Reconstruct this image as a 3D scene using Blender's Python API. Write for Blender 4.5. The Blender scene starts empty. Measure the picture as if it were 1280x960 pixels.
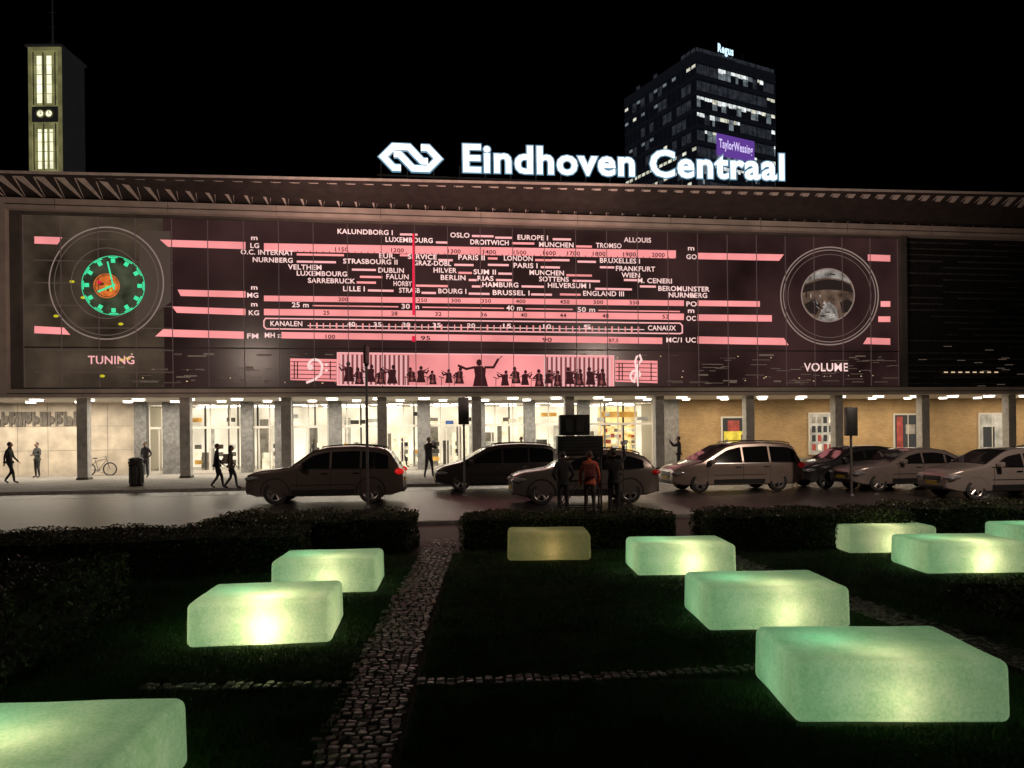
import bpy, bmesh, math, random
import numpy as np
from mathutils import Vector, Matrix
random.seed(7); np.random.seed(7)
scene=bpy.context.scene
R=math.radians

# ------------------------------------------------------------------ materials
def mk(name,col,rough=.6,metal=0.,em=None,es=0.,ns=0.,na=.3,bump=0.,bs=None,sample=True,spec=.5,emn=0.):
    m=bpy.data.materials.new(name); m.use_nodes=True
    nt=m.node_tree; b=nt.nodes['Principled BSDF']
    b.inputs['Base Color'].default_value=(*col,1); b.inputs['Roughness'].default_value=rough
    b.inputs['Metallic'].default_value=metal
    b.inputs['Specular IOR Level'].default_value=spec
    tc=nt.nodes.new('ShaderNodeTexCoord')
    if ns:
        n=nt.nodes.new('ShaderNodeTexNoise'); n.inputs['Scale'].default_value=ns; n.inputs['Detail'].default_value=3
        nt.links.new(tc.outputs['Object'],n.inputs['Vector'])
        cr=nt.nodes.new('ShaderNodeValToRGB')
        cr.color_ramp.elements[0].position=.3; cr.color_ramp.elements[1].position=.7
        cr.color_ramp.elements[0].color=(*[c*(1-na) for c in col],1)
        cr.color_ramp.elements[1].color=(*[min(1,c*(1+na)) for c in col],1)
        nt.links.new(n.outputs['Fac'],cr.inputs['Fac']); nt.links.new(cr.outputs['Color'],b.inputs['Base Color'])
        if em and emn:
            mr=nt.nodes.new('ShaderNodeMapRange'); mr.inputs['From Min'].default_value=.3; mr.inputs['From Max'].default_value=.7
            mr.inputs['To Min'].default_value=es*(1-emn); mr.inputs['To Max'].default_value=es*(1+emn)
            nt.links.new(n.outputs['Fac'],mr.inputs['Value']); nt.links.new(mr.outputs['Result'],b.inputs['Emission Strength'])
    if bump:
        n2=nt.nodes.new('ShaderNodeTexNoise'); n2.inputs['Scale'].default_value=bs or ns or 20; n2.inputs['Detail'].default_value=3
        nt.links.new(tc.outputs['Object'],n2.inputs['Vector'])
        bp=nt.nodes.new('ShaderNodeBump'); bp.inputs['Strength'].default_value=bump; bp.inputs['Distance'].default_value=.02
        nt.links.new(n2.outputs['Fac'],bp.inputs['Height']); nt.links.new(bp.outputs['Normal'],b.inputs['Normal'])
    if em:
        b.inputs['Emission Color'].default_value=(*em,1)
        if not(ns and emn): b.inputs['Emission Strength'].default_value=es
    if not sample: m.cycles.emission_sampling='NONE'
    return m

def brickmat(name,c1,c2,mortar,scale,w,h,rough=.8,vert=True,ms=.012):
    m=bpy.data.materials.new(name); m.use_nodes=True; nt=m.node_tree; b=nt.nodes['Principled BSDF']
    tc=nt.nodes.new('ShaderNodeTexCoord'); sp=nt.nodes.new('ShaderNodeSeparateXYZ'); cb=nt.nodes.new('ShaderNodeCombineXYZ')
    nt.links.new(tc.outputs['Object'],sp.inputs[0]); nt.links.new(sp.outputs['X'],cb.inputs['X'])
    nt.links.new(sp.outputs['Z' if vert else 'Y'],cb.inputs['Y'])
    br=nt.nodes.new('ShaderNodeTexBrick'); br.inputs['Scale'].default_value=scale
    br.inputs['Color1'].default_value=(*c1,1); br.inputs['Color2'].default_value=(*c2,1); br.inputs['Mortar'].default_value=(*mortar,1)
    br.inputs['Brick Width'].default_value=w; br.inputs['Row Height'].default_value=h; br.inputs['Mortar Size'].default_value=ms
    nt.links.new(cb.outputs[0],br.inputs['Vector'])
    n=nt.nodes.new('ShaderNodeTexNoise'); n.inputs['Scale'].default_value=.8; n.inputs['Detail'].default_value=4
    nt.links.new(tc.outputs['Object'],n.inputs['Vector'])
    mx=nt.nodes.new('ShaderNodeMixRGB'); mx.blend_type='MULTIPLY'; mx.inputs['Fac'].default_value=.5
    nt.links.new(br.outputs['Color'],mx.inputs['Color1'])
    cr=nt.nodes.new('ShaderNodeValToRGB'); cr.color_ramp.elements[0].position=.35; cr.color_ramp.elements[0].color=(.5,.5,.5,1); cr.color_ramp.elements[1].position=.65
    nt.links.new(n.outputs['Fac'],cr.inputs['Fac']); nt.links.new(cr.outputs['Color'],mx.inputs['Color2'])
    nt.links.new(mx.outputs['Color'],b.inputs['Base Color']); b.inputs['Roughness'].default_value=rough
    return m

# ------------------------------------------------------------------ mesh builder
class MB:
    def __init__(s): s.v=[]; s.f=[]; s.m=[]; s.mats=[]
    def mi(s,mat):
        if mat not in s.mats: s.mats.append(mat)
        return s.mats.index(mat)
    def add(s,vs,fs,mat,M=None):
        o=len(s.v); i=s.mi(mat)
        if M is not None: vs=[tuple(M@Vector(p)) for p in vs]
        s.v.extend([tuple(p) for p in vs])
        for f in fs: s.f.append(tuple(o+k for k in f)); s.m.append(i)
    def box(s,x0,x1,y0,y1,z0,z1,mat,M=None,b=0):
        if b:
            bm=bmesh.new(); bmesh.ops.create_cube(bm,size=1)
            for v in bm.verts: v.co=Vector(((x0+x1)/2+v.co.x*(x1-x0),(y0+y1)/2+v.co.y*(y1-y0),(z0+z1)/2+v.co.z*(z1-z0)))
            bmesh.ops.bevel(bm,geom=bm.edges[:],offset=b,segments=2,affect='EDGES',profile=.6)
            bm.verts.index_update()
            s.add([v.co.copy() for v in bm.verts],[[v.index for v in f.verts] for f in bm.faces],mat,M); bm.free(); return
        vs=[(x0,y0,z0),(x1,y0,z0),(x1,y1,z0),(x0,y1,z0),(x0,y0,z1),(x1,y0,z1),(x1,y1,z1),(x0,y1,z1)]
        s.add(vs,[(0,3,2,1),(4,5,6,7),(0,1,5,4),(1,2,6,5),(2,3,7,6),(3,0,4,7)],mat,M)
    def cyl(s,p0,p1,r0,r1,mat,n=10,M=None):
        p0=Vector(p0); p1=Vector(p1); d=(p1-p0).normalized()
        a=d.orthogonal().normalized(); b=d.cross(a)
        vs=[];
        for p,r in((p0,r0),(p1,r1)):
            for i in range(n):
                t=2*math.pi*i/n; vs.append(p+(a*math.cos(t)+b*math.sin(t))*r)
        fs=[(i,(i+1)%n,n+(i+1)%n,n+i) for i in range(n)]+[tuple(range(n-1,-1,-1)),tuple(range(n,2*n))]
        s.add(vs,fs,mat,M)
    def sph(s,c,r,mat,nu=12,nv=8,M=None):
        if not hasattr(r,'__len__'): r=(r,r,r)
        vs=[(c[0],c[1],c[2]-r[2])]
        for j in range(1,nv):
            ph=-math.pi/2+math.pi*j/nv
            for i in range(nu):
                t=2*math.pi*i/nu; vs.append((c[0]+r[0]*math.cos(ph)*math.cos(t),c[1]+r[1]*math.cos(ph)*math.sin(t),c[2]+r[2]*math.sin(ph)))
        vs.append((c[0],c[1],c[2]+r[2])); L=len(vs)-1; fs=[]
        for i in range(nu):
            fs.append((0,1+(i+1)%nu,1+i)); fs.append((L,L-nu+i,L-nu+(i+1)%nu))
        for j in range(nv-2):
            for i in range(nu):
                a=1+j*nu+i; b=1+j*nu+(i+1)%nu; fs.append((a,b,b+nu,a+nu))
        s.add(vs,fs,mat,M)
    def torus(s,c,R_,r,axis,mat,n=28,k=6,M=None):
        ax=Vector(axis).normalized(); a=ax.orthogonal().normalized(); b=ax.cross(a); vs=[];fs=[]
        for i in range(n):
            t=2*math.pi*i/n; d=a*math.cos(t)+b*math.sin(t)
            for j in range(k):
                q=2*math.pi*j/k; vs.append(Vector(c)+d*(R_+r*math.cos(q))+ax*r*math.sin(q))
        for i in range(n):
            for j in range(k): fs.append((i*k+j,((i+1)%n)*k+j,((i+1)%n)*k+(j+1)%k,i*k+(j+1)%k))
        s.add(vs,fs,mat,M)
    def lathe(s,c,axis,prof,mat,n=24,M=None):   # prof: (axial,radius)
        ax=Vector(axis).normalized(); a=ax.orthogonal().normalized(); b=ax.cross(a); vs=[];fs=[];k=len(prof)
        for i in range(n):
            t=2*math.pi*i/n; d=a*math.cos(t)+b*math.sin(t)
            for h,r in prof: vs.append(Vector(c)+ax*h+d*r)
        for i in range(n):
            for j in range(k-1): fs.append((i*k+j,((i+1)%n)*k+j,((i+1)%n)*k+j+1,i*k+j+1))
        s.add(vs,fs,mat,M)
    def obj(s,name,parent=None,smooth=0):
        me=bpy.data.meshes.new(name); me.from_pydata(s.v,[],s.f)
        for m in s.mats: me.materials.append(m)
        me.polygons.foreach_set('material_index',s.m); me.update()
        if smooth:
            me.shade_smooth(); me.set_sharp_from_angle(angle=R(smooth))
        o=bpy.data.objects.new(name,me); scene.collection.objects.link(o)
        if parent: o.parent=parent
        return o
def empty(name,loc=(0,0,0),rot=0):
    e=bpy.data.objects.new(name,None); scene.collection.objects.link(e); e.location=loc; e.rotation_euler=(0,0,rot); e.empty_display_size=.2
    return e

_tc={}
def text_geo(body,offset=0.,extrude=0.,space=None):
    k=(body,offset,extrude,space)
    if k in _tc: return _tc[k]
    cu=bpy.data.curves.new('t','FONT'); cu.body=body; cu.resolution_u=3; cu.offset=offset; cu.extrude=extrude
    cu.space_character=space or 1.0+offset*3
    o=bpy.data.objects.new('t',cu); scene.collection.objects.link(o)
    dg=bpy.context.evaluated_depsgraph_get(); me=o.evaluated_get(dg).to_mesh()
    vs=[v.co.copy() for v in me.vertices]; fs=[tuple(p.vertices) for p in me.polygons]
    nz=[p.normal.z for p in me.polygons]
    o.evaluated_get(dg).to_mesh_clear(); bpy.data.objects.remove(o); bpy.data.curves.remove(cu)
    _tc[k]=(vs,fs,nz); return _tc[k]

# ------------------------------------------------------------------ camera
H=2.15; F=940.
cd=bpy.data.cameras.new('camera'); cam=bpy.data.objects.new('camera',cd); scene.collection.objects.link(cam); scene.camera=cam
cd.sensor_width=36; cd.lens=36*F/1280; cd.shift_y=61/1280; cd.clip_end=2000; cd.clip_start=.05
cam.matrix_world=Matrix.Translation((0,0,H))@Matrix.Rotation(R(90),4,'X')@Matrix.Rotation(-.0109,4,'Z')

# ------------------------------------------------------------------ world (night sky) + moonlight
w=bpy.data.worlds.new('World'); scene.world=w; w.use_nodes=True; nt=w.node_tree
bg=nt.nodes['Background']; sk=nt.nodes.new('ShaderNodeTexSky'); sk.sky_type='NISHITA'; sk.sun_disc=False
sk.sun_elevation=R(-9); sk.sun_rotation=R(200); nt.links.new(sk.outputs[0],bg.inputs[0]); bg.inputs[1].default_value=.05
sl=bpy.data.lights.new('moonlight','SUN'); sl.energy=.03; sl.angle=R(.5); sl.color=(1,.9,.8)
so=bpy.data.objects.new('moonlight',sl); scene.collection.objects.link(so); so.rotation_euler=(R(50),0,R(-20))
scene.view_settings.view_transform='Standard'; scene.view_settings.look='None'; scene.view_settings.exposure=0

# ------------------------------------------------------------------ STATION FRAME OF REFERENCE
# local x runs along the facade, local y into the building, z up
ANG=math.atan2(.1426,.99); AX,AY=-23.1,35.0
def station_empty(name): return empty(name,(AX,AY,0),ANG)
def W(u,v,y=.09):  # u, v are coordinates in image pixels
    """rectify an image pixel coordinate to metres on the facade plane (along, up)"""
    ud=u+(541-v)*.0109; vd=v+(u-640)*.0109; k=(ud-640)/F
    s=(k*(AY+.99*y)-AX+.1426*y)/(.99-.1426*k); D=AY+.1426*s+.99*y
    return s,H+(541-vd)*D/F
def SW(s,y,z=0):
    return Vector((AX+.98979*s-.14257*y,AY+.14257*s+.98979*y,z))

concrete=mk('painted_concrete',(.44,.385,.33),.7,ns=1.2,na=.18,bump=.2,bs=30)
conc_d=mk('dark_concrete',(.09,.08,.07),.8,ns=1,na=.3)
pier=mk('grey_stone_pier',(.16,.155,.15),.55,ns=6,na=.35,bump=.2)
colm=mk('column_concrete',(.40,.385,.36),.7,ns=4,na=.2,bump=.2)
rib=mk('pale_rib_concrete',(.60,.54,.48),.7,ns=3,na=.15)
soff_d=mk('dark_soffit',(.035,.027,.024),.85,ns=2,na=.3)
soffit=mk('white_ceiling',(.60,.56,.50),.6,ns=1,na=.1)
glassd=mk('dark_curtain_glass',(.010,.007,.007),.22,em=(.026,.0120,.0115),es=1.,ns=.22,na=.35,emn=.65,sample=False)  # faint maroon glow of the projection put in as emission
glassb=mk('brown_curtain_glass',(.018,.014,.010),.25,em=(.044,.031,.021),es=1.,ns=.45,na=.4,emn=.75,sample=False)
mull=mk('mullion_metal',(.05,.04,.038),.5,em=(.080,.048,.045),es=.7,sample=False)  # weak glow put into the metal so the lines read lighter
mull2=mk('transom_metal',(.03,.025,.022),.5)
louv=mk('black_louvre',(.012,.012,.011),.6,ns=4,na=.4)
pink=mk('projected_pink',(.2,.1,.1),.6,em=(.92,.30,.30),es=.98,ns=.35,na=.1,emn=.2,sample=False)
pinkL=mk('projected_pale_pink',(.2,.1,.1),.6,em=(.98,.47,.47),es=.95,sample=False)
white=mk('projected_lettering',(.2,.15,.15),.6,em=(.98,.66,.62),es=.97,ns=.3,na=.1,emn=.2,sample=False)
greyp=mk('projected_grey_ring',(.1,.1,.1),.6,em=(.30,.22,.19),es=.75,sample=False)
greyd=mk('projected_dim_ring',(.1,.1,.1),.6,em=(.13,.095,.08),es=.7,sample=False)
red=mk('projected_red_needle',(.2,.0,.02),.6,em=(.85,.01,.06),es=.85,sample=False)
ink=mk('projected_dark_ink',(.02,.01,.01),.7,em=(.035,.008,.010),es=1,sample=False)
green=mk('clock_green_light',(.05,.3,.15),.5,em=(.05,.80,.36),es=1.0,sample=False)
orange=mk('clock_orange',(.3,.15,.03),.5,em=(.75,.16,.03),es=.7,ns=3,na=.3,emn=.4,sample=False)

st=station_empty('railway_station')
b=MB()
# main carcass
b.box(-.6,62,1.0,22,4.25,13.4,conc_d)
b.box(-.65,62,-.5,.35,12.72,13.22,concrete)          # top frame
b.box(-.65,62,-.5,.35,4.02,4.40,concrete)            # bottom frame
b.box(-.65,-.12,-.5,.35,4.40,12.72,concrete)
b.box(-.12,.35,-.15,.2,4.40,12.72,conc_d)
b.box(44.95,45.3,-.2,.3,4.40,12.72,conc_d)
b.box(-.6,62,-.02,.9,13.22,13.30,conc_d)
b.box(-3.0,62,.36,7,4.03,4.24,soffit)
b.box(-3.0,-.66,-.5,.35,4.05,4.38,concrete)
b.box(-.12,62,-.53,-.502,4.17,4.22,conc_d); b.box(-.12,62,-.53,-.502,12.90,12.94,conc_d)
b.box(.35,44.95,-.1,.098,12.60,12.719,conc_d); b.box(.35,44.95,-.1,.098,4.401,4.50,conc_d)
for s in np.arange(2,62,4.95): b.box(s,s+.02,-.506,-.4995,12.73,13.21,conc_d)
b.obj('facade_frame',st)
# curtain wall
b=MB(); s1=W(205,400)[0]
b.box(.35,s1,.10,.95,4.40,12.72,glassb); b.box(s1,44.95,.10,.95,4.40,12.72,glassd)
n=27
for i in range(n+1):
    s=.35+(44.6)*i/n; b.box(s-.016,s+.016,.055,.098,4.50,12.60,mull)
zt=W(640,437)[1]
b.box(.35,44.95,.056,.097,zt-.03,zt+.03,mull2)
b.obj('curtain_wall',st)
# lit things seen through the glass
b=MB(); warm=mk('interior_glint',(.3,.2,.1),.5,em=(1,.72,.42),es=.8,sample=False); warmd=mk('interior_dim',(.1,.1,.1),.5,em=(.13,.095,.07),es=.7,sample=False); yel=mk('interior_yellow',(.3,.3,.0),.5,em=(.75,.65,.03),es=.7,sample=False)
dimv=mk('interior_very_dim',(.05,.05,.05),.5,em=(.075,.050,.038),es=.7,sample=False)
for i in range(170):
    s=random.uniform(4,44); z=random.choice([4.75,5.0,5.35,6.05])+random.uniform(-.08,.08)
    if random.random()<.2: b.sph((s,.095,z),(random.uniform(.02,.05),.004,.025),warm,8,4)
    else: b.box(s,s+random.uniform(.1,.9),.092,.098,z,z+random.uniform(.02,.10),random.choice([warmd,dimv]))
for u,v in((90,352),(151,405),(160,448),(70,395),(104,372),(165,346),(152,450),(128,470)):
    s,z=W(u,v); b.sph((s,.094,z),(.12,.006,.07),yel,8,4)
for i in range(50):
    s=random.uniform(33,44.5); z=random.uniform(4.6,6.0); b.box(s,s+random.uniform(.2,1.1),.092,.0985,z,z+.03,warmd)
# stair flights and ceilings dimly seen on the left bay
for i in range(7): b.box(.8,7.0,.0925,.0975,5.2+i*1.05,5.26+i*1.05,dimv)
b.add([(5.2,.0915,7.4),(6.9,.0915,8.6),(6.9,.0915,12.0),(5.6,.0915,12.0)],[(0,1,2,3)],dimv)
b.obj('interior_lights_behind_glass',st)

# louvred right wing
b=MB(); b.box(45.3,62,.2,.95,4.40,12.72,louv)
z=4.6
lv=mk('louvre_blade',(.070,.068,.065),.45,ns=3,na=.4)
while z<12.6:
    s=45.4
    while s<61.5:
        L=random.choice([.9,1.6,2.4]);
        if random.random()<.72: b.box(s,s+L-.12,.08,.199,z,z+.07,lv)
        s+=L
    z+=.34
for u in range(1180,1246,9):
    s,z=W(u,466); b.box(s,s+.22,.06,.079,z,z+.06,warm)
for i in range(14):
    s,z=W(random.uniform(1140,1275),random.uniform(430,484)); b.box(s,s+.5,.06,.078,z,z+.03,warmd)
b.obj('louvre_screen',st)

# ---------------- roof with folded soffit
b=MB(); sl_=.0154
def rz(s): return 13.77+sl_*s
x0,x1=-.6,64
def rp(s,y,dz): return (s,y,rz(s)+dz)
vs=[rp(x0,-2.5,0),rp(x1,-2.5,0),rp(x1,22,0),rp(x0,22,0),rp(x0,-2.5,-.10),rp(x1,-2.5,-.10),rp(x1,22,-.10),rp(x0,22,-.10)]
b.add(vs,[(0,1,2,3),(4,7,6,5),(0,4,5,1),(1,5,6,2),(2,6,7,3),(3,7,4,0)],rib)
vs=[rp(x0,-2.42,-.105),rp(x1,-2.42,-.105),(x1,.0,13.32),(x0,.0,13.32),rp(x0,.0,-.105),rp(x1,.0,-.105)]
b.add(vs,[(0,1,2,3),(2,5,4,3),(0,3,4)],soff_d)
b.obj('roof_slab',st)
b=MB(); s=x0+.05; mod=.42
while s<x1-.9:
    def ip(q,f,dz):  # point on the sloping soffit
        zo=rz(q)-.11; return Vector((q,-2.36+2.3*f,zo+(13.315-zo)*f+dz))
    # folded triangular plates: broad at the lip, pointed at the wall, linked by thin ribs
    dn=Vector((0,0,-.05))
    for tri in ((ip(s,0.04,-.02),ip(s+mod*.85,0.04,-.02),ip(s+mod*.75,.97,-.02)),
                (ip(s+mod*1.80,.04,-.015),ip(s+mod*1.95,.04,-.015),ip(s+mod*.85,.97,-.015))):
        a0,a1,a2=tri; vv=[a0,a1,a2,a0+dn,a1+dn,a2+dn]
        b.add(vv,[(0,2,1),(3,4,5),(0,1,4,3),(1,2,5,4),(2,0,3,5)],rib)
    s+=2*mod
b.obj('roof_soffit_ribs',st)

# ---------------- radio dial projected on the curtain wall
b=MB()
def pl(pts,mat,y): 
    q=[]
    for u,v in pts:
        s,z=W(u,v); q.append((s,y,z))
    b.add(q,[tuple(range(len(q)))],mat)
def bar(u0,v0,u1,v1,t,mat=pink,y=.088,sl0=0,sl1=0):
    pl([(u0,v0-t/2),(u0+sl0,v0+t/2),(u1+sl1,v1+t/2),(u1,v1-t/2)],mat,y)
for a in[(43,300,78,301,9,pink,.088,-0,-6),(200,304,307,307,9,pink,.088,10,0),(222,366,307,368,8,pink,.088,4,0),(215,387,307,390,8,pink,.088,6,0),
 (43,412,80,414,9,pink,.088,0,8),(204,416,305,419,9,pink,.088,-10,0),(872,320,980,322,8,pink,.088,0,-6),(1085,322,1113,323,8),
 (872,379,950,380,7),(872,397,965,398,8),(872,425,980,427,9,pink,.088,0,6),(1101,380,1113,380,7),(1098,399,1113,399,7),(1084,426,1113,427,8,pink,.088,-5,0),
 (330,309,845,318,10),(330,373,855,379,7),(330,390,855,396,8),(352,419,828,426,8)]:
    bar(*a)
def outline(pts,t,mat,y,closed=True):
    n=len(pts)
    for i in range(n if closed else n-1):
        (a0,b0),(a1,b1)=pts[i],pts[(i+1)%n]; dx,dy=a1-a0,b1-b0; L=math.hypot(dx,dy) or 1; nx,ny=-dy/L*t/2,dx/L*t/2; ex,ey=dx/L*t*.4,dy/L*t*.4
        pl([(a0+nx-ex,b0+ny-ey),(a1+nx+ex,b1+ny+ey),(a1-nx+ex,b1-ny+ey),(a0-nx-ex,b0-ny-ey)],mat,y)
outline([(332,398),(850,404),(853,407),(853,416),(850,417),(333,411),(330,408),(330,401)],1.6,pinkL,.087)
outline([(385,407),(805,412)],1.0,white,.087,False)
x=388
while x<805:
    outline([(x,404.2+(x-388)*.012),(x,409.5+(x-388)*.012)],1.3 if int(x)%3 else 2,pink,.0865,False); x+=8.2
for x in range(340,850,8):
    vv=(x-330)*.0175; outline([(x,312.5+vv),(x,314+vv)],.8,ink,.0865,False)
# rings
def ring(cx,cy,r,t,mat,y,n=64,a0=0,a1=360,ex=1.):
    o=[];
    for i in range(n+1):
        a=R(a0+(a1-a0)*i/n); o.append((cx+math.cos(a)*r*ex,cy+math.sin(a)*r,math.cos(a),math.sin(a)))
    for i in range(n):
        p,q=o[i],o[i+1]
        pl([(p[0]-p[2]*t/2,p[1]-p[3]*t/2),(p[0]+p[2]*t/2,p[1]+p[3]*t/2),(q[0]+q[2]*t/2,q[1]+q[3]*t/2),(q[0]-q[2]*t/2,q[1]-q[3]*t/2)],mat,y)
ring(133,354,70,1.6,greyp,.087,ex=1.02); ring(133,354,65,1.0,greyd,.0865); ring(133,354,44,.9,greyd,.0865)
ring(1037,370,61,1.6,greyp,.087); ring(1037,370,57.5,1.0,greyp,.0865); ring(1037,370,52,.8,greyd,.0865)
def disc(cx,cy,r,mat,y,n=40,e=1.): pl([(cx+math.cos(2*math.pi*i/n)*r*e,cy+math.sin(2*math.pi*i/n)*r) for i in range(n)],mat,y)
kd=mk('dial_dark_knob',(.02,.015,.012),.4,em=(.014,.010,.009),es=1,sample=False)
kb=mk('dial_brown_knob',(.1,.06,.04),.4,em=(.11,.075,.055),es=.8,ns=1.3,na=.5,emn=.8,sample=False)
kg=mk('dial_grey_knob',(.1,.1,.1),.4,em=(.27,.245,.22),es=.8,ns=2.2,na=.5,emn=.8,sample=False)
kc=mk('dial_cream_knob',(.1,.1,.1),.4,em=(.50,.45,.40),es=.8,ns=3,na=.5,emn=.7,sample=False)
disc(1035,369,33,kb,.087); ring(1035,369,33,1.4,greyp,.0862)
# grey and dark shapes for the picture inside the spherical knob
pl([(1006,354),(1014,343),(1028,337),(1044,337),(1056,343),(1064,354),(1050,349),(1036,347),(1020,349)],kg,.0866)
pl([(1003,366),(1006,356),(1022,351),(1036,349),(1052,351),(1063,356),(1067,366),(1052,363),(1036,362),(1018,363)],kd,.0865)
pl([(1022,400),(1028,384),(1036,377),(1045,384),(1049,399),(1036,402)],kg,.0864)
pl([(1006,380),(1018,374),(1026,380),(1020,394),(1012,391)],kd,.0863)
pl([(1050,378),(1060,374),(1066,378),(1060,390),(1053,392)],kd,.0863)
for i in range(26):
    a=random.uniform(0,6.28); r=random.uniform(8,31); outline([(1035+r*math.cos(a),369+r*math.sin(a)),(1035+r*math.cos(a+.22),369+r*math.sin(a+.22))],random.uniform(.7,1.6),random.choice([kg,kc,kd,kd]),.0848,False)
# needle
pl([(515.5,292),(519,292),(519,394),(515.5,394)],red,.0835); pl([(515,420),(519.5,420),(519.5,427),(515,427)],red,.0835)
# orchestra strip
str1=mk('projected_curtain_light',(.3,.2,.2),.6,em=(.88,.50,.50),es=.85,sample=False); str2=mk('projected_curtain_dark',(.1,.04,.04),.6,em=(.20,.055,.055),es=1,sample=False)
pl([(422,441),(767,445),(767,486),(422,481)],pink,.0878)
for (a,c) in((425,510),(680,764)):
    x=a; k=0
    while x<c:
        vv=(x-422)*.0125; pl([(x,443+vv),(x+2.5,443+vv),(x+2.5,480.5+vv),(x,480.5+vv)],str2 if k%2 else str1,.087); x+=2.9; k+=1
outline([(422,441),(767,445),(767,486),(422,481)],1.6,pinkL,.0865)
for (a,c,v0) in((363,421,449),(769,822,451)):
    pl([(a,v0-1),(c,v0),(c,v0+28),(a,v0+26)],pink,.0878)
    for i in range(5): outline([(a+1,v0+3+i*5.2),(c-1,v0+4+i*5.2)],1,ink,.087,False)
    for xx in(a+5,a+9,c-8): outline([(xx,v0+3),(xx,v0+24)],1.4,ink,.0868,False)
def arc(cx,cy,r0,r1,a0,a1,n=12): return [(cx+(r0+(r1-r0)*i/n)*math.cos(R(a0+(a1-a0)*i/n)),cy+(r0+(r1-r0)*i/n)*math.sin(R(a0+(a1-a0)*i/n))) for i in range(n+1)]
outline(arc(393,458,7,10,165,380,16)+[(401,468),(394,474),(384,478)],3.0,white,.086,False); disc(388,459,3.6,white,.0858); disc(408,456,1.8,white,.0858); disc(408,463,1.8,white,.0858)
outline([(797,468)]+arc(796,469,3,9,40,-250,18)+[(797,457),(802,450),(800,444),(796,446),(794,452),(797,470),(798,484),(793,485)],2.4,white,.086,False)
def musician(x,vb,h,kind):
    hd=h*.125; top=vb-h; ln=random.uniform(-2,2)
    disc(x+ln,top+hd,hd,ink,.0855,12,.85)
    pl([(x+ln-h*.12,top+2.0*hd),(x+ln+h*.12,top+2.0*hd),(x+h*.22,top+h*.36),(x+h*.2,top+h*.6),(x+h*.3,vb),(x-h*.26,vb),(x-h*.18,top+h*.6),(x-h*.22,top+h*.36)],ink,.0856)
    if kind==0:   # violin
        sd=random.choice([-1,1]); outline([(x+sd*h*.18,top+h*.36),(x+sd*h*.36,top+h*.44),(x+sd*h*.46,top+h*.28)],2.,ink,.085,False)
        pl([(x+sd*h*.1,top+h*.26),(x+sd*h*.28,top+h*.22),(x+sd*h*.32,top+h*.30),(x+sd*h*.12,top+h*.36)],str2,.0846); outline([(x+sd*h*.5,top+h*.12),(x-sd*h*.05,top+h*.42)],.8,ink,.0843,False)
    if kind==1:   # cello
        outline([(x-h*.18,top+h*.36),(x-h*.32,top+h*.52),(x-h*.02,top+h*.62)],1.8,ink,.085,False); disc(x,top+h*.78,h*.13,str2,.0848,12,.8); outline([(x,top+h*.2),(x,vb-2)],1.1,str2,.0844,False); outline([(x-h*.4,top+h*.68),(x+h*.3,top+h*.6)],.8,ink,.0843,False)
    if kind==2:
        outline([(x-h*.2,top+h*.3),(x-h*.5,top+h*.36),(x-h*.78,top+h*.24)],3,ink,.085,False); outline([(x+h*.2,top+h*.3),(x+h*.5,top+h*.30),(x+h*.66,top+h*.02)],3,ink,.085,False); outline([(x+h*.66,top+h*.02),(x+h*.82,top-h*.12)],1,ink,.084,False)
for i,x in enumerate((436,449,463,476,490,515,526,541,561,574,631,645,656,674,685,697,712,724,738,752)):
    musician(x,479+(x-422)*.0125+random.uniform(-3,1),random.uniform(17,22) if 500<x<700 else random.uniform(20,26),i%2)
musician(600,483,34,2)
for x in(507,534,552,568,620,640,664,690):
    vb=480+(x-422)*.0125; outline([(x,vb-9),(x,vb)],.8,ink,.085,False); outline([(x-3,vb-11),(x+3,vb-9)],1.3,str2,.0848,False)
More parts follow.
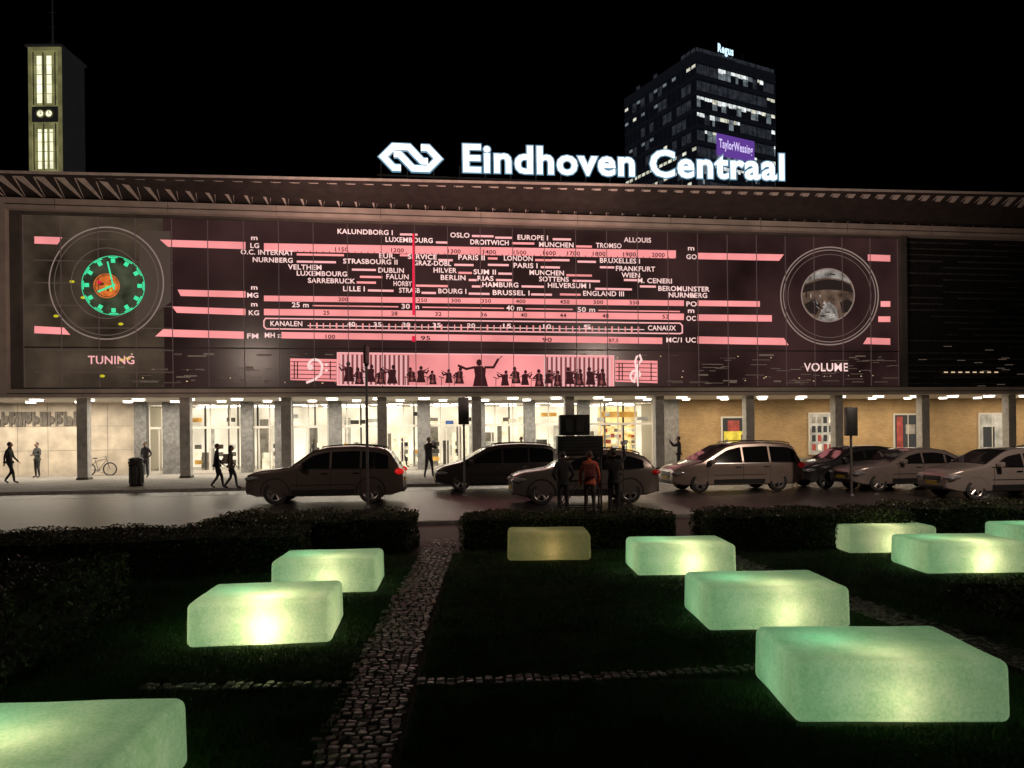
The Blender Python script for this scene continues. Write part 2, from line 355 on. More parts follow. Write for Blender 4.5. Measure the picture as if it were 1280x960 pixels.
# lettering
def tx(body,u0,u1,v,cap,mat=white,y=.084,off=.02):
    vs,fs,_=text_geo(body,off)
    xs=[p.x for p in vs]; ys=[p.y for p in vs]; mx,Mx,my,My=min(xs),max(xs),min(ys),max(ys)
    sa=W(u0,v)[0]; sb=W(u1,v)[0]; zc=W((u0+u1)/2,v)[1]; D=AY+.1426*(sa+sb)/2; hh=cap*D/F
    b.add([(sa+(p.x-mx)/(Mx-mx)*(sb-sa),y,zc-hh/2+(p.y-my)/(My-my)*hh) for p in vs],fs,mat)
for t in[("KALUNDBORG I",422,491,290),("OSLO",563,587,294),("EUROPE I",647,685,297),("ALLOUIS",780,814,300),("LUXEMBOURG",482,541,300),("DROITWICH",588,636,303),("MUNCHEN",674,717,306),("TROMSO",745,777,307),
 ("LG",313,324,307),("O.C. INTERNAT",301,367,315.5),("NURNBERG",316,366,325),("EUR.",474,494,320),("SERVICE",510,546,321),("PARIS II",573,606,322),("LONDON",630,666,323),("BRUXELLES I",750,800,326),
 ("STRASBOURG II",429,497,327),("GRAZ-DOBL",517,564,329),("PARIS I",642,672,332),("FRANKFURT",770,819,336),("VELTHEM",360,402,334),("DUBLIN",473,505,338),("HILVER",542,571,338),("SUM II",592,620,340),("MUNCHEN",662,705,341),
 ("WIEN",777,800,344),("LUXEMBOURG",371,434,342),("FALUN",483,511,346),("BERLIN",551,582,347),("RIAS",597,617,348),("SOTTENS",674,711,349),("M. CENERI",797,840,351),("SARREBRUCK",385,444,351),("HORBY",492,515,354.5),
 ("HAMBURG",603,648,356),("HILVERSUM I",685,738,357),("BEROMUNSTER",823,887,361),("LILLE I",429,456,361),("STRASB",499,525,363),("BOURG I",548,583,364),("BRUSSEL I",616,662,366),("ENGLAND III",729,780,367),("NURNBERG",836,884,369),
 ("MG",309,323,369),("KG",311,324,391),("FM",309,323,420),("MH z",331,351,419),("GO",858,871,321),("PO",858,871,380),("OC",858,870,398),("MC/1 UC",833,870,425),("25 m",365,386,381),("30 m",502,524,383),("40 m",633,653,385),("50 m",722,744,387),
 ("KANALEN",338,378,404.5),("CANAUX",810,845,410)]: tx(*t,6.3)
for v,u in((298,318),(360,318),(381,318),(311,864),(370,864),(389,864)): tx("m",u-4,u+4,v,4.2)
tx("TUNING",110,168,450,10.5,pinkL,off=.012); tx("VOLUME",1005,1060,459,10.5,white,off=.012)
for t,u in(("1150",427),("1200",497),("1300",568),("1400",612),("1500",650),("1600",687),("1700",717),("1800",749),("1900",787),("2000",823)): tx(t,u-8,u+8,310+(u-330)*.0175,5.2,ink)
for t,u in(("200",429),("250",528),("300",570),("350",608),("400",651),("450",706),("500",748),("550",793)): tx(t,u-6,u+6,373+(u-330)*.0115,4.8,ink)
for t,u in(("25",408),("28",493),("32",548),("36",605),("40",655),("44",704),("48",757),("52",832)): tx(t,u-4,u+4,390+(u-330)*.0115,5.2,ink)
for t,u in(("40",439),("35",472),("30",508),("35",546),("20",589),("15",634),("10",684),("5",734)): tx(t,u-5,u+5,404.5+(u-388)*.012,5.4,white)
for t,u in(("100",413),("95",532),("90",684),("87,5",767)): tx(t,u-6,u+6,420+(u-352)*.0145,5.4,ink)
for u0,u1,v in((500,522,293),(590,617,295),(619,640,297),(691,714,299),(545,560,303),(640,668,304),(720,740,308),(371,430,318),(371,420,327),(500,512,319),(548,566,325),(610,622,323),(669,690,325),(690,712,325),(722,745,327),(568,592,331),(610,636,331),(676,700,334),(750,768,334),
    (440,470,337),(450,478,346),(573,590,341),(623,640,342),(708,740,344),(780,800,350),(586,596,350),(620,640,350),(716,750,351),(446,470,353),(520,560,357),(590,602,358),(652,680,358),(744,790,361),(527,545,366),(586,612,367),(664,690,368),(700,726,368),(800,820,358),(460,492,363)):
    bar(u0,v,u1,v+(u1-u0)*.018,2.6,pinkL if random.random()<.6 else pink,.0862)
for u0,u1,v in((391,498,382),(528,630,384),(657,716,386),(748,850,388)): bar(u0,v,u1,v+(u1-u0)*.014,1.5,pink,.0862)
b.obj('projected_radio_dial',st)

# green clock behind the glass on the left
clk=station_empty('station_clock'); b=MB(); cs,cz=W(142,357)
cface=mk('clock_dim_face',(.02,.02,.016),.5,em=(.040,.050,.028),es=.9,ns=1.2,na=.5,emn=.8,sample=False)
b.cyl((cs,.082,cz),(cs,.075,cz),1.42,1.42,cface,48)
for i in range(12):
    a=R(i*30); rr=1.18; c=(cs+rr*math.sin(a),.06,cz+rr*math.cos(a)); M_=Matrix.Translation(c)@Matrix.Rotation(a,4,'Y')
    b.box(-.09,.09,-.02,.012,-.10,.10,green,M_); b.box(-.20,.20,-.01,.012,.13,.18,green,M_)
b.torus((cs,.06,cz),1.40,.014,(0,1,0),green,60,5)
b.box(-.035,.035,-.03,-.021,-.2,1.15,green,Matrix.Translation((cs,.06,cz))@Matrix.Rotation(R(-12),4,'Y'))
b.box(-.045,.045,-.03,-.021,-.1,.75,green,Matrix.Translation((cs,.05,cz))@Matrix.Rotation(R(245),4,'Y'))
b.cyl((cs-.3,.072,cz-.02),(cs-.3,.066,cz-.02),.50,.50,orange,30)
b.torus((cs-.3,.06,cz-.02),.56,.03,(0,1,0),orange,30,5)
brn=mk('clock_brown',(.1,.03,.01),.5,em=(.10,.03,.012),es=.8,sample=False)
for i in range(9): b.sph((cs-.3+random.uniform(-.35,.35),.06,cz+random.uniform(-.35,.35)),(random.uniform(.05,.14),.01,random.uniform(.04,.09)),random.choice([brn,yel,red,brn]),8,4)
b.obj('clock_face',clk)

# ---------------- ground floor under the overhang
marble=mk('pale_marble',(.56,.48,.38),.45,ns=1.6,na=.22,bump=.1)
brick=brickmat('yellow_brick',(.54,.36,.17),(.43,.28,.13),(.20,.15,.10),1.,.24,.075,vert=True,ms=.008)
frame=mk('white_door_frame',(.6,.56,.50),.4)
lamp=mk('ceiling_lamp_glow',(.8,.8,.8),.5,em=(1,.93,.78),es=10.,sample=False)
b=MB()
for s in(2.64,7.32,12.1,16.8,21.6,26.5,31.4,36.5,41.7,46.95,52.4,57.9):
    b.box(s-.24,s+.24,.6,1.1,.12,4.02,colm,b=.02); b.box(s-.27,s+.27,.57,1.13,.12,.22,conc_d)
b.obj('columns',st)
def g(u,y=5.5): return W(u,560,y)[0]
b=MB()
b.box(-14,g(170),5.5,5.9,.12,4.03,marble)
for u0,u1 in((171,186),(206,228),(303,318),(345,367),(412,428),(522,538),(590,606),(655,668),(722,736),(818,846)):
    b.box(g(u0),g(u1),5.1,5.6,.12,4.03,pier)
b.box(g(846),62,5.5,5.9,.12,4.03,brick)
b.box(g(846),62,5.44,5.495,.12,.42,pier)
for s in np.arange(-13,g(165),1.5): b.box(s,s+.012,5.49,5.499,.12,4.0,conc_d)
for z in (1.45,2.75): b.box(-13.9,g(165),5.491,5.4995,z,z+.012,conc_d)
b.obj('ground_floor_walls',st)
b=MB(); rel=mk('grey_relief',(.15,.13,.11),.7,ns=8,na=.3)
s=-6.
while s<g(95):
    wd=random.uniform(.25,.5); zz=3.0
    b.box(s,s+.12,5.40,5.489,zz-.2,zz+.55,rel); b.box(s+.12,s+wd,5.42,5.489,zz+random.choice([-.2,.05,.35]),zz+random.choice([.18,.5,.55]),rel)
    b.sph((s+wd*.6,5.46,zz+.1),(.14,.06,.22),rel,8,6); s+=wd+.06
b.obj('wall_relief',st)
# shopfront
b=MB(); sa,sb=g(188),g(818)
gl=bpy.data.materials.new('shop_glass'); gl.use_nodes=True; nt=gl.node_tree; nt.nodes.clear()
o_=nt.nodes.new('ShaderNodeOutputMaterial'); mx=nt.nodes.new('ShaderNodeMixShader'); tr=nt.nodes.new('ShaderNodeBsdfTransparent'); gs=nt.nodes.new('ShaderNodeBsdfGlossy'); gs.inputs['Roughness'].default_value=.03
tr.inputs[0].default_value=(.92,.94,.92,1); mx.inputs[0].default_value=.07; nt.links.new(tr.outputs[0],mx.inputs[1]); nt.links.new(gs.outputs[0],mx.inputs[2]); nt.links.new(mx.outputs[0],o_.inputs[0])
b.add([(sa,5.36,.2),(sb,5.36,.2),(sb,5.36,4.0),(sa,5.36,4.0)],[(0,1,2,3)],gl)
s=sa
while s<sb:
    b.box(s,s+.07,5.30,5.355,.12,4.02,frame)
    s+=1.05
b.box(sa,sb,5.29,5.354,2.55,2.68,frame); b.box(sa,sb,5.29,5.354,.12,.28,frame); b.box(sa,sb,5.29,5.354,3.86,4.02,frame)
s=sa+.55
for i in range(11):
    b.box(s+.2,s+.24,5.2,5.26,.9,1.5,pier); b.box(s-.06,s+.0,5.31,5.353,.28,2.55,frame); s+=2.6
b.obj('glazed_shopfront',st)
# lobby interior
b=MB()
floor=mk('lobby_floor',(.40,.36,.30),.3,ns=2,na=.1); wallw=mk('lobby_wall',(.6,.54,.44),.6,em=(1,.88,.68),es=.95,ns=.5,na=.1,emn=.5)  # back wall itself glows, standing in for the lobby lighting
wallc=mk('lobby_side_wall',(.6,.55,.46),.6)
b.box(sa-2,sb+2,5.6,14,.121,.13,floor); b.box(sa-2,sb+2,13.8,14,.13,4.0,wallw); b.box(sa-2,sb+2,7.05,14,4.02,4.2,soffit)
b.box(sa-2.1,sa-1.9,5.95,14,.13,4.0,wallc); b.box(sb+1.9,sb+2.1,5.95,14,.13,4.0,wallc)
sh=[mk('shop_%d'%i,c,.6,em=c,es=e,ns=2.5,na=.4,emn=.4) for i,(c,e) in enumerate([((.8,.40,.08),.6),((.8,.70,.5),1.1),((.08,.16,.40),.6),((.1,.09,.08),.05),((.45,.08,.05),.5),((.5,.46,.38),.7),((.25,.22,.18),.3),((.85,.65,.30),.9)])]  # shop panels glow in their own colours to look lit
s=sa
while s<sb:
    wd=random.uniform(.3,1.1); h_=random.choice([2.2,2.6,3.2,1.1,1.7]); yy=random.uniform(8.5,13)
    if random.random()<.75: b.box(s,s+wd*.7,yy,yy+.3,.13,h_,random.choice([sh[1],sh[3],sh[6],sh[1],sh[5],sh[6]]))
    if random.random()<.5:
        z0=random.uniform(2.6,3.3); b.box(s,s+wd*.9,7.5,7.6,z0,z0+.24,random.choice([sh[1],sh[2],sh[6],sh[3],sh[5],sh[0],sh[3]]))
    if random.random()<.4: b.box(s,s+.10,7.8,7.9,.13,4.0,random.choice([sh[6],sh[3]]))
    if random.random()<.4:
        for k in range(3): b.box(s+.1,s+.1+wd*.5,8.2,8.26,.5+k*.45,.75+k*.45,random.choice([sh[1],sh[5],sh[6],sh[0],sh[3]]))
    s+=wd
for i in range(60):
    s=random.uniform(sa,sb); yy=random.uniform(7.2,13); b.box(s,s+.9,yy,yy+.12,3.93,3.96,lamp)
s0=g(786)
for k in range(6):
    for j in range(10): b.box(s0-1.0+j*.22,s0-1.0+j*.22+.17,8.0,8.3,.7+k*.36,.7+k*.36+random.uniform(.14,.26),sh[random.choice([0,7,4,1,5,6])])
b.box(s0-1.1,s0+1.3,8.31,8.4,.13,3.7,sh[7])
b.box(s0-1.1,s0+1.2,7.6,7.7,3.05,3.4,sh[0])
b.obj('lobby_interior',st)
# windows in brick wing
b=MB()
def win(u0,u1,z0,z1,mat,extra=None):
    a,c=g(u0),g(u1); b.box(a-.1,c+.1,5.40,5.497,z0-.1,z1+.1,frame); b.box(a,c,5.38,5.399,z0,z1,mat)
    return a,c
wy=mk('poster_yellow',(.5,.42,.06),.5,em=(.60,.48,.05),es=.4,ns=3,na=.3,emn=.4); wr=mk('poster_red',(.25,.05,.04),.5,em=(.30,.04,.03),es=.35,ns=3,na=.4,emn=.6); wd_=mk('window_dark',(.03,.03,.03),.15,em=(.05,.05,.05),es=.5); wg=mk('window_lit_grey',(.3,.3,.28),.3,em=(.36,.33,.28),es=.45,ns=2,na=.3,emn=.6)
a,c=win(903,933,.9,2.9,wd_); b.box(a+.05,c-.05,5.36,5.379,1.0,2.1,wy); b.box(a+.3,c-.5,5.345,5.359,2.1,2.75,wr); b.box(a+.1,a+.3,5.345,5.359,1.2,1.6,sh[6]); b.box(c-.4,c-.15,5.345,5.359,1.1,1.9,sh[3])
a,c=win(1012,1042,.7,3.1,wg)
for i in range(4):
    for j in range(4): b.box(a+.1+i*(c-a)/4.2,a+.1+i*(c-a)/4.2+.24,5.36,5.379,.85+j*.56,1.25+j*.56,random.choice([wr,wd_,sh[5],sh[6],wd_]))
a,c=win(1118,1148,.7,3.0,wd_); b.box(a+.1,a+.5,5.36,5.379,.8,2.9,wr); b.box(a+.7,c-.3,5.35,5.359,1.8,2.4,sh[6]); b.box((a+c)/2,(a+c)/2+.05,5.34,5.349,.7,3.0,frame)
a,c=win(1224,1252,.7,3.0,wg); b.box(a+.2,c-.6,5.36,5.379,.9,2.2,wd_); b.box((a+c)/2,(a+c)/2+.06,5.35,5.359,.7,3.0,frame)
b.obj('brick_wing_windows',st)
# ceiling lamps
b=MB(); 
for j,(yy,r_) in enumerate(((1.7,.30),(3.9,.24))):
    s=-2.2+j*1.1
    while s<60: b.cyl((s,yy,4.028),(s,yy,3.95),r_,r_-.02,lamp,16); b.torus((s,yy,3.99),r_+.02,.03,(0,0,1),frame,16,5); s+=2.35
b.obj('ceiling_lamps',st)
for i,(s,c) in enumerate(((-2,0),(7,0),(16,0),(25,0),(35,1),(46,1),(57,1))):
    L=bpy.data.lights.new('ceiling_light','AREA'); L.shape='RECTANGLE'; L.size=8; L.size_y=1.8; L.energy=(480,330)[c]; L.color=((1,.89,.72),(1,.82,.58))[c]
    o=bpy.data.objects.new('ceiling_light_%d'%i,L); scene.collection.objects.link(o); o.parent=st; o.location=(s,2.9,3.93)

# ---------------- rooftop sign
sg=station_empty('rooftop_station_sign'); b=MB()
sw=mk('sign_white_face',(.8,.8,.8),.4,em=(.88,.96,1.),es=1.7,sample=False); sbl=mk('sign_halo_returns',(.2,.3,.4),.4,em=(.10,.20,.29),es=.8,sample=False)  # letter sides glow blue to imitate the halo around the sign
shl=mk('sign_halo_outline',(.2,.3,.4),.4,em=(.16,.33,.46),es=.85,sample=False)  # glowing outline behind letters and logo, added to imitate bloom
vs,fs,nz=text_geo("Eindhoven Centraal",.026,.03,1.078); xs=[p.x for p in vs]; ys=[p.y for p in vs]; mx_,Mx,my,My=min(xs),max(xs),min(ys),max(ys)
sa_=W(579,215,-.3)[0]; sb_=W(980,222,-.3)[0]; zb=W(579,216,-.3)[1]; hh=W(579,180,-.3)[1]-zb
def sp(p,dy=0): 
    t=(p.x-mx_)/(Mx-mx_); return (sa_+t*(sb_-sa_),-.3-p.z*2+dy,zb+t*.22+(p.y-my)/(My-my)*hh)
front=[f for f,n_ in zip(fs,nz) if n_>.5]; sides=[f for f,n_ in zip(fs,nz) if n_<=.5]
b.add([sp(p) for p in vs],front,sw); b.add([sp(p) for p in vs],sides,sbl)
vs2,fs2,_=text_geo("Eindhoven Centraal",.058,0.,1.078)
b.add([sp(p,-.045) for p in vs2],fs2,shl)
b.obj('letters',sg)
b=MB(); la=W(476,196,-.3)[0]; lb=W(551,196,-.3)[0]; lz=W(476,213,-.3)[1]; lh=W(476,180,-.3)[1]-lz; sc=(lb-la)/2.35
def stroke(pts,t,mat,y0,y1):
    P=[Vector((p[0],p[1])) for p in pts]; L=[];Rr=[]
    for i,p in enumerate(P):
        d0=(P[i]-P[i-1]).normalized() if i else (P[1]-P[0]).normalized(); d1=(P[i+1]-P[i]).normalized() if i<len(P)-1 else d0
        n0=Vector((-d0.y,d0.x)); n1=Vector((-d1.y,d1.x)); m_=(n0+n1).normalized(); k_=min(1.6,1/max(.3,m_.dot(n0))); L.append(p+m_*t*k_/2); Rr.append(p-m_*t*k_/2)
    for i in range(len(P)-1):
        q=[L[i],L[i+1],Rr[i+1],Rr[i]]; f3=[(la+a.x*sc,y0,lz+a.y*lh) for a in q]; b3=[(la+a.x*sc,y1,lz+a.y*lh) for a in q]
        b.add(f3,[(0,1,2,3)],mat); b.add(f3+b3,[(0,4,5,1),(2,6,7,3),(1,5,6,2),(3,7,4,0),(4,7,6,5)],sbl)
A_=[(.78,.10),(.5,.10),(.1,.5),(.5,.90),(1.10,.90),(1.62,.38),(1.84,.38)]; B_=[(2.35-x,1-y) for x,y in A_]
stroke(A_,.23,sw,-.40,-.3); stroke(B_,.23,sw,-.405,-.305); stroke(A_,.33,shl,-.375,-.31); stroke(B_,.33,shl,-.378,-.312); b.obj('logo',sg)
b=MB()
s=la
while s<sb_+.3:
    b.box(s-.03,s+.03,-.15,-.08,rz(s)-.0,zb+.4,conc_d); b.cyl((s,-.1,zb),(s,1.0,rz(s)),.025,.025,conc_d,6); s+=1.3
b.box(la-.2,sb_+.3,-.16,-.06,zb-.25,zb-.17,conc_d)
b.obj('support_frame',sg)

# ---------------- clock tower left
ct=empty('clock_tower',(-36.9,60,0)); b=MB()
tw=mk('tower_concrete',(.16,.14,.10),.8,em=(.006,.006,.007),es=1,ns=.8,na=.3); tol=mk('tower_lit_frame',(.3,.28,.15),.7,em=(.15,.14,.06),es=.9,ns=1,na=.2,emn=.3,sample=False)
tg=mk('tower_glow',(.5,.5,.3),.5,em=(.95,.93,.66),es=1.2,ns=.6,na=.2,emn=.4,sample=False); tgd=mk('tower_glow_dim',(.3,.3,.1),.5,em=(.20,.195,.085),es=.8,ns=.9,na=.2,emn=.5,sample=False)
def tz(v): return H+(541-(v-6.4))*60/F
b.box(-1.3,1.3,.02,3.2,0,tz(60),tw); 
b.box(-1.3,-1.06,-.15,0,tz(215),tz(60),tol); b.box(1.06,1.3,-.15,0,tz(215),tz(60),tol); b.box(-1.06,1.06,-.15,0,tz(64),tz(60),tol)
b.box(-1.06,1.06,-.02,.015,tz(134),tz(64),tgd); b.box(-1.06,1.06,-.02,.015,tz(215),tz(153),tgd)
b.box(-1.06,1.06,-.12,.015,tz(153),tz(134),tw)
for a,c in((-.66,-.30),(.12,.48)): b.box(a,c,-.06,-.021,tz(130),tz(70),tg)
for a,c in((-.62,-.36),(-.14,.08),(.30,.55)): b.box(a,c,-.06,-.021,tz(211),tz(162),tg)
for v in range(70,214,12):
    if not 130<v<156: b.box(-1.05,1.05,-.10,-.07,tz(v)-.02,tz(v)+.02,tol)
for x in(-.92,-.12,.82): b.box(x-.035,x+.035,-.13,-.08,tz(132),tz(66),tw); b.box(x-.035,x+.035,-.13,-.08,tz(213),tz(155),tw)
for x in(-.36,.32):
    b.lathe((x,-.13,tz(143)),(0,-1,0),[(0,.32),(.06,.32),(.06,.25)],tol,20); b.cyl((x,-.125,tz(143)),(x,-.16,tz(143)),.25,.25,tg,16); b.box(x-.02,x+.02,-.18,-.165,tz(143),tz(143)+.2,tw); b.box(x,x+.14,-.18,-.165,tz(143)-.02,tz(143)+.02,tw)
b.box(-1.45,1.45,-.3,3.35,tz(60),tz(60)+.18,tw)
for z in np.arange(15,33,1.9): b.box(1.301,1.33,.1,3.15,z,z+.08,tw)
b.cyl((0,1,tz(60)),(0,1,tz(60)+5.5),.09,.04,tw,8)
for z in(1,2.2,3.4): b.cyl((-.35,1,tz(60)+z),(.35,1,tz(60)+z),.02,.02,tw,5)
b.obj('tower_body',ct)

# ---------------- office high rise
hr=empty('office_high_rise',(37.5,150,0),math.atan2(.46,.887)); b=MB()
hw=mk('tower_dark_glass',(.02,.022,.028),.15,em=(.0026,.0030,.0046),es=1,sample=False); ledge=mk('tower_spandrel',(.05,.05,.055),.5,em=(.0040,.0045,.0065),es=1,sample=False)
b.box(0,21.6,0,24,0,77.2,hw); b.box(3,13.5,4,18,77.2,79.4,hw); b.box(.3,8,2,14,77.2,78.3,ledge); b.box(-.12,21.72,-.12,-.02,76.7,77.9,ledge); b.box(-.12,-.02,-.1,24,76.7,77.9,ledge)
b.box(15.5,15.6,3,3.1,77.2,82,ledge); b.box(12,12.1,6,6.1,79,84,ledge)
for z in np.arange(3.4,77,3.3): b.box(-.15,21.75,-.15,-.001,z,z+.5,ledge); b.box(-.15,-.001,.0,24,z,z+.5,ledge)
for x in np.arange(0,21.7,2.7): b.box(x-.05,x+.05,-.10,-.001,3,77,ledge)
for y in np.arange(0,24,1.5): b.box(-.10,-.001,y-.06,y+.06,3,77,ledge)
b.obj('tower_shell',hr)
b=MB(); wm=[mk('office_light_%d'%i,(.2,.2,.2),.5,em=c,es=e,ns=.9,na=.3,emn=.6,sample=False) for i,(c,e) in enumerate([((.88,.94,.92),.85),((.92,.90,.72),.7),((.5,.6,.65),.25),((.3,.35,.45),.06)])]
rows=list(np.arange(3.4,76.5,3.3)); nR=len(rows)
def vz(v): return 2.15+(541-(v+3))*154/940
bands=[(80,114,.85),(122,168,.95),(170,184,.4),(188,240,.7)]
for i,z in enumerate(rows):
    p=.05
    for v0,v1,q in bands:
        if vz(v1)<z+1.8<vz(v0): p=q
    x=.1; on=random.random()<p
    while x<21.2:
        if random.random()<.25: on=random.random()<p
        edge=1. if x>4.5 else .4
        wdt=random.choice([.55,.9,1.2,1.2])
        if on and random.random()<edge*.96:
            h0=random.uniform(.5,1.0); b.box(x,min(21.5,x+wdt),-.06,-.002,z+2.95-h0,z+2.9,random.choice([wm[0],wm[0],wm[1],wm[0],wm[2]]))
            if random.random()<.5: b.box(x,min(21.5,x+wdt),-.055,-.002,z+.8,z+2.9-h0-.05,wm[2])
        else: b.box(x,min(21.5,x+wdt),-.05,-.002,z+.8,z+2.7,wm[3])
        x+=wdt+.14
    for j,y in enumerate(np.arange(.2,23.5,1.5)):
        low=rows[i]<vz(208)
        q=.25 if i in(nR-2,nR-3,nR-6,nR-5) else (.8 if low else .03)
        if random.random()<q: b.box(-.06,-.002,y,y+1.1,z+2.1,z+2.7,random.choice([wm[1],wm[1],wm[2]]) if low else random.choice([wm[1],wm[2],wm[2]]))
        elif random.random()<.3: b.box(-.05,-.002,y,y+1.2,z+.8,z+2.7,wm[3])
b.obj('lit_windows',hr)
def flat_text(mb,body,x0,x1,y,z0,h,mat,off=.01):
    vs,fs,_=text_geo(body,off); xs=[p.x for p in vs]; ys=[p.y for p in vs]; a,c,e,f_=min(xs),max(xs),min(ys),max(ys)
    mb.add([(x0+(p.x-a)/(c-a)*(x1-x0),y,z0+(p.y-e)/(f_-e)*h) for p in vs],fs,mat)
tsm=mk('rooftop_sign_glow',(.5,.6,.7),.5,em=(.6,.85,1),es=1.5,sample=False); pur=mk('purple_sign_panel',(.1,.05,.2),.5,em=(.13,.05,.33),es=.9,sample=False); lil=mk('lilac_lettering',(.5,.4,.6),.5,em=(.75,.65,1),es=1.,sample=False)
b=MB(); flat_text(b,"Regus",5.6,9.8,-.2,78.4,2.3,tsm,.04); b.box(5.0,10.5,-.1,0,77.95,78.1,ledge); 
for x in(5.6,7.7,9.8): b.box(x-.06,x+.06,-.1,-.02,78.1,79.5,ledge)
b.obj('rooftop_lettering',hr)
b=MB(); b.box(5.0,15.2,-.35,-.16,57.9,62.3,pur); flat_text(b,"TaylorWessing",5.5,14.7,-.37,58.9,2.4,lil,.02); b.obj('facade_banner',hr)

# ------------------------------------------------------------------ GROUND
soil=mk('lawn_soil',(.024,.042,.013),.9,ns=3,na=.5,bump=.6,bs=60)
asph=mk('asphalt',(.030,.025,.023),.34,ns=1.1,na=.4,bump=.3,bs=90,spec=.4)
pavef=brickmat('pavement_pavers',(.30,.28,.25),(.24,.22,.20),(.10,.09,.08),1,.6,.3,vert=False,ms=.012)
pavep=brickmat('clinker_pavement',(.07,.042,.032),(.052,.032,.025),(.02,.017,.014),1,.22,.07,vert=False,rough=.6,ms=.008)
kerbm=mk('kerb_stone',(.24,.23,.21),.7,ns=5,na=.2)
paint=mk('road_paint',(.26,.25,.24),.6,ns=10,na=.4)
b=MB(); b.add([(-800,-200,0),(800,-200,0),(800,1200,0),(-800,1200,0)],[(0,1,2,3)],soil); b.obj('ground')
def sheet(name,s0,s1,y0,y1,z,mat):
    e=station_empty(name); m=MB(); m.add([(s0,y0,z),(s1,y0,z),(s1,y1,z),(s0,y1,z)],[(0,1,2,3)],mat); o=m.obj(name+'_surface',e); return e
sheet('road',-90,150,-20,-7.2,.004,asph)
sheet('park_pavement',-90,150,-24.5,-20.15,.012,pavep)
e=station_empty('station_pavement'); m=MB(); m.box(-60,100,-7,30,-.1,.12,pavef); m.obj('paving',e)
e=station_empty('kerb'); m=MB()
s=-60
while s<100:
    m.box(s,s+.99,-7.2,-7.001,-.1,.125,kerbm,b=.012); m.box(s,s+.99,-20.15,-20.0,-.1,.09,kerbm,b=.012); s+=1.0
m.obj('kerb_stones',e)
e=station_empty('road_markings'); m=MB()
for s in np.arange(-40,90,5.6): m.box(s,s+.10,-9.4,-7.3,.0045,.008,paint)
m.box(-60,100,-9.5,-9.42,.0045,.008,paint)
m.obj('painted_lines',e)

# cobbled path
stone=mk('cobble_granite',(.25,.235,.21),.36,ns=9,na=.5,bump=.4,bs=40)
mortar=mk('path_joint_soil',(.03,.028,.022),.9,ns=15,na=.4)
def stones(name,pts,width,size,seed,gap=.2):
    random.seed(seed); m=MB()
    for (a,c) in zip(pts[:-1],pts[1:]):
        a=Vector((*a,0)); c=Vector((*c,0)); d=(c-a); L=d.length; d.normalize(); nn=Vector((-d.y,d.x,0))
        m.add([a+nn*(width/2+.01)+Vector((0,0,.006)),a-nn*(width/2+.01)+Vector((0,0,.006)),c-nn*(width/2+.01)+Vector((0,0,.006)),c+nn*(width/2+.01)+Vector((0,0,.006))],[(0,1,2,3)],mortar)
        t=0
        while t<L:
            rl=size*random.uniform(.85,1.1); x=-width/2+random.uniform(-.02,.02)
            while x<width/2-.03:
                ww=size*random.uniform(.8,1.25)
                if random.random()<.97:
                    c0=a+d*(t+rl/2)+nn*(x+ww/2); hz=random.uniform(.012,.026); ax_=d*(rl/2-.006)*random.uniform(.86,1); bx=nn*(ww/2-.006)*random.uniform(.86,1)
                    tl=random.uniform(-.005,.005); tl2=random.uniform(-.005,.005)
                    vs=[]
                    ring_=[(-1,-.75),(-.75,-1),(.75,-1),(1,-.75),(1,.75),(.75,1),(-.75,1),(-1,.75)]
                    for k,zz in((1.,0.004),(.97,hz*.7),(.84,hz)):
                        for p,q in ring_: vs.append(c0+ax_*p*k+bx*q*k+Vector((0,0,zz+(p*tl+q*tl2 if zz>.005 else 0))))
                    fs=[(i,(i+1)%8,8+(i+1)%8,8+i) for i in range(8)]+[(8+i,8+(i+1)%8,16+(i+1)%8,16+i) for i in range(8)]+[tuple(range(16,24))]
                    m.add(vs,fs,stone)
                x+=ww
            t+=rl
    return m.obj(name,None,40)
stones('cobblestone_path',[(-.98,3.6),(-1.08,4.85),(-1.27,9),(-1.38,15.2)],.56,.082,3)
stones('cobblestone_path',[(3.15,15.2),(3.9,10.4),(4.5,7.6),(4.9,6.0)],.50,.085,4)
stones('stone_edging',[(-3.2,6.42),(-1.5,6.42)],.15,.085,5)
stones('stone_edging',[(-.85,6.46),(.6,6.55),(2.3,6.78)],.15,.085,6)
random.seed(21)

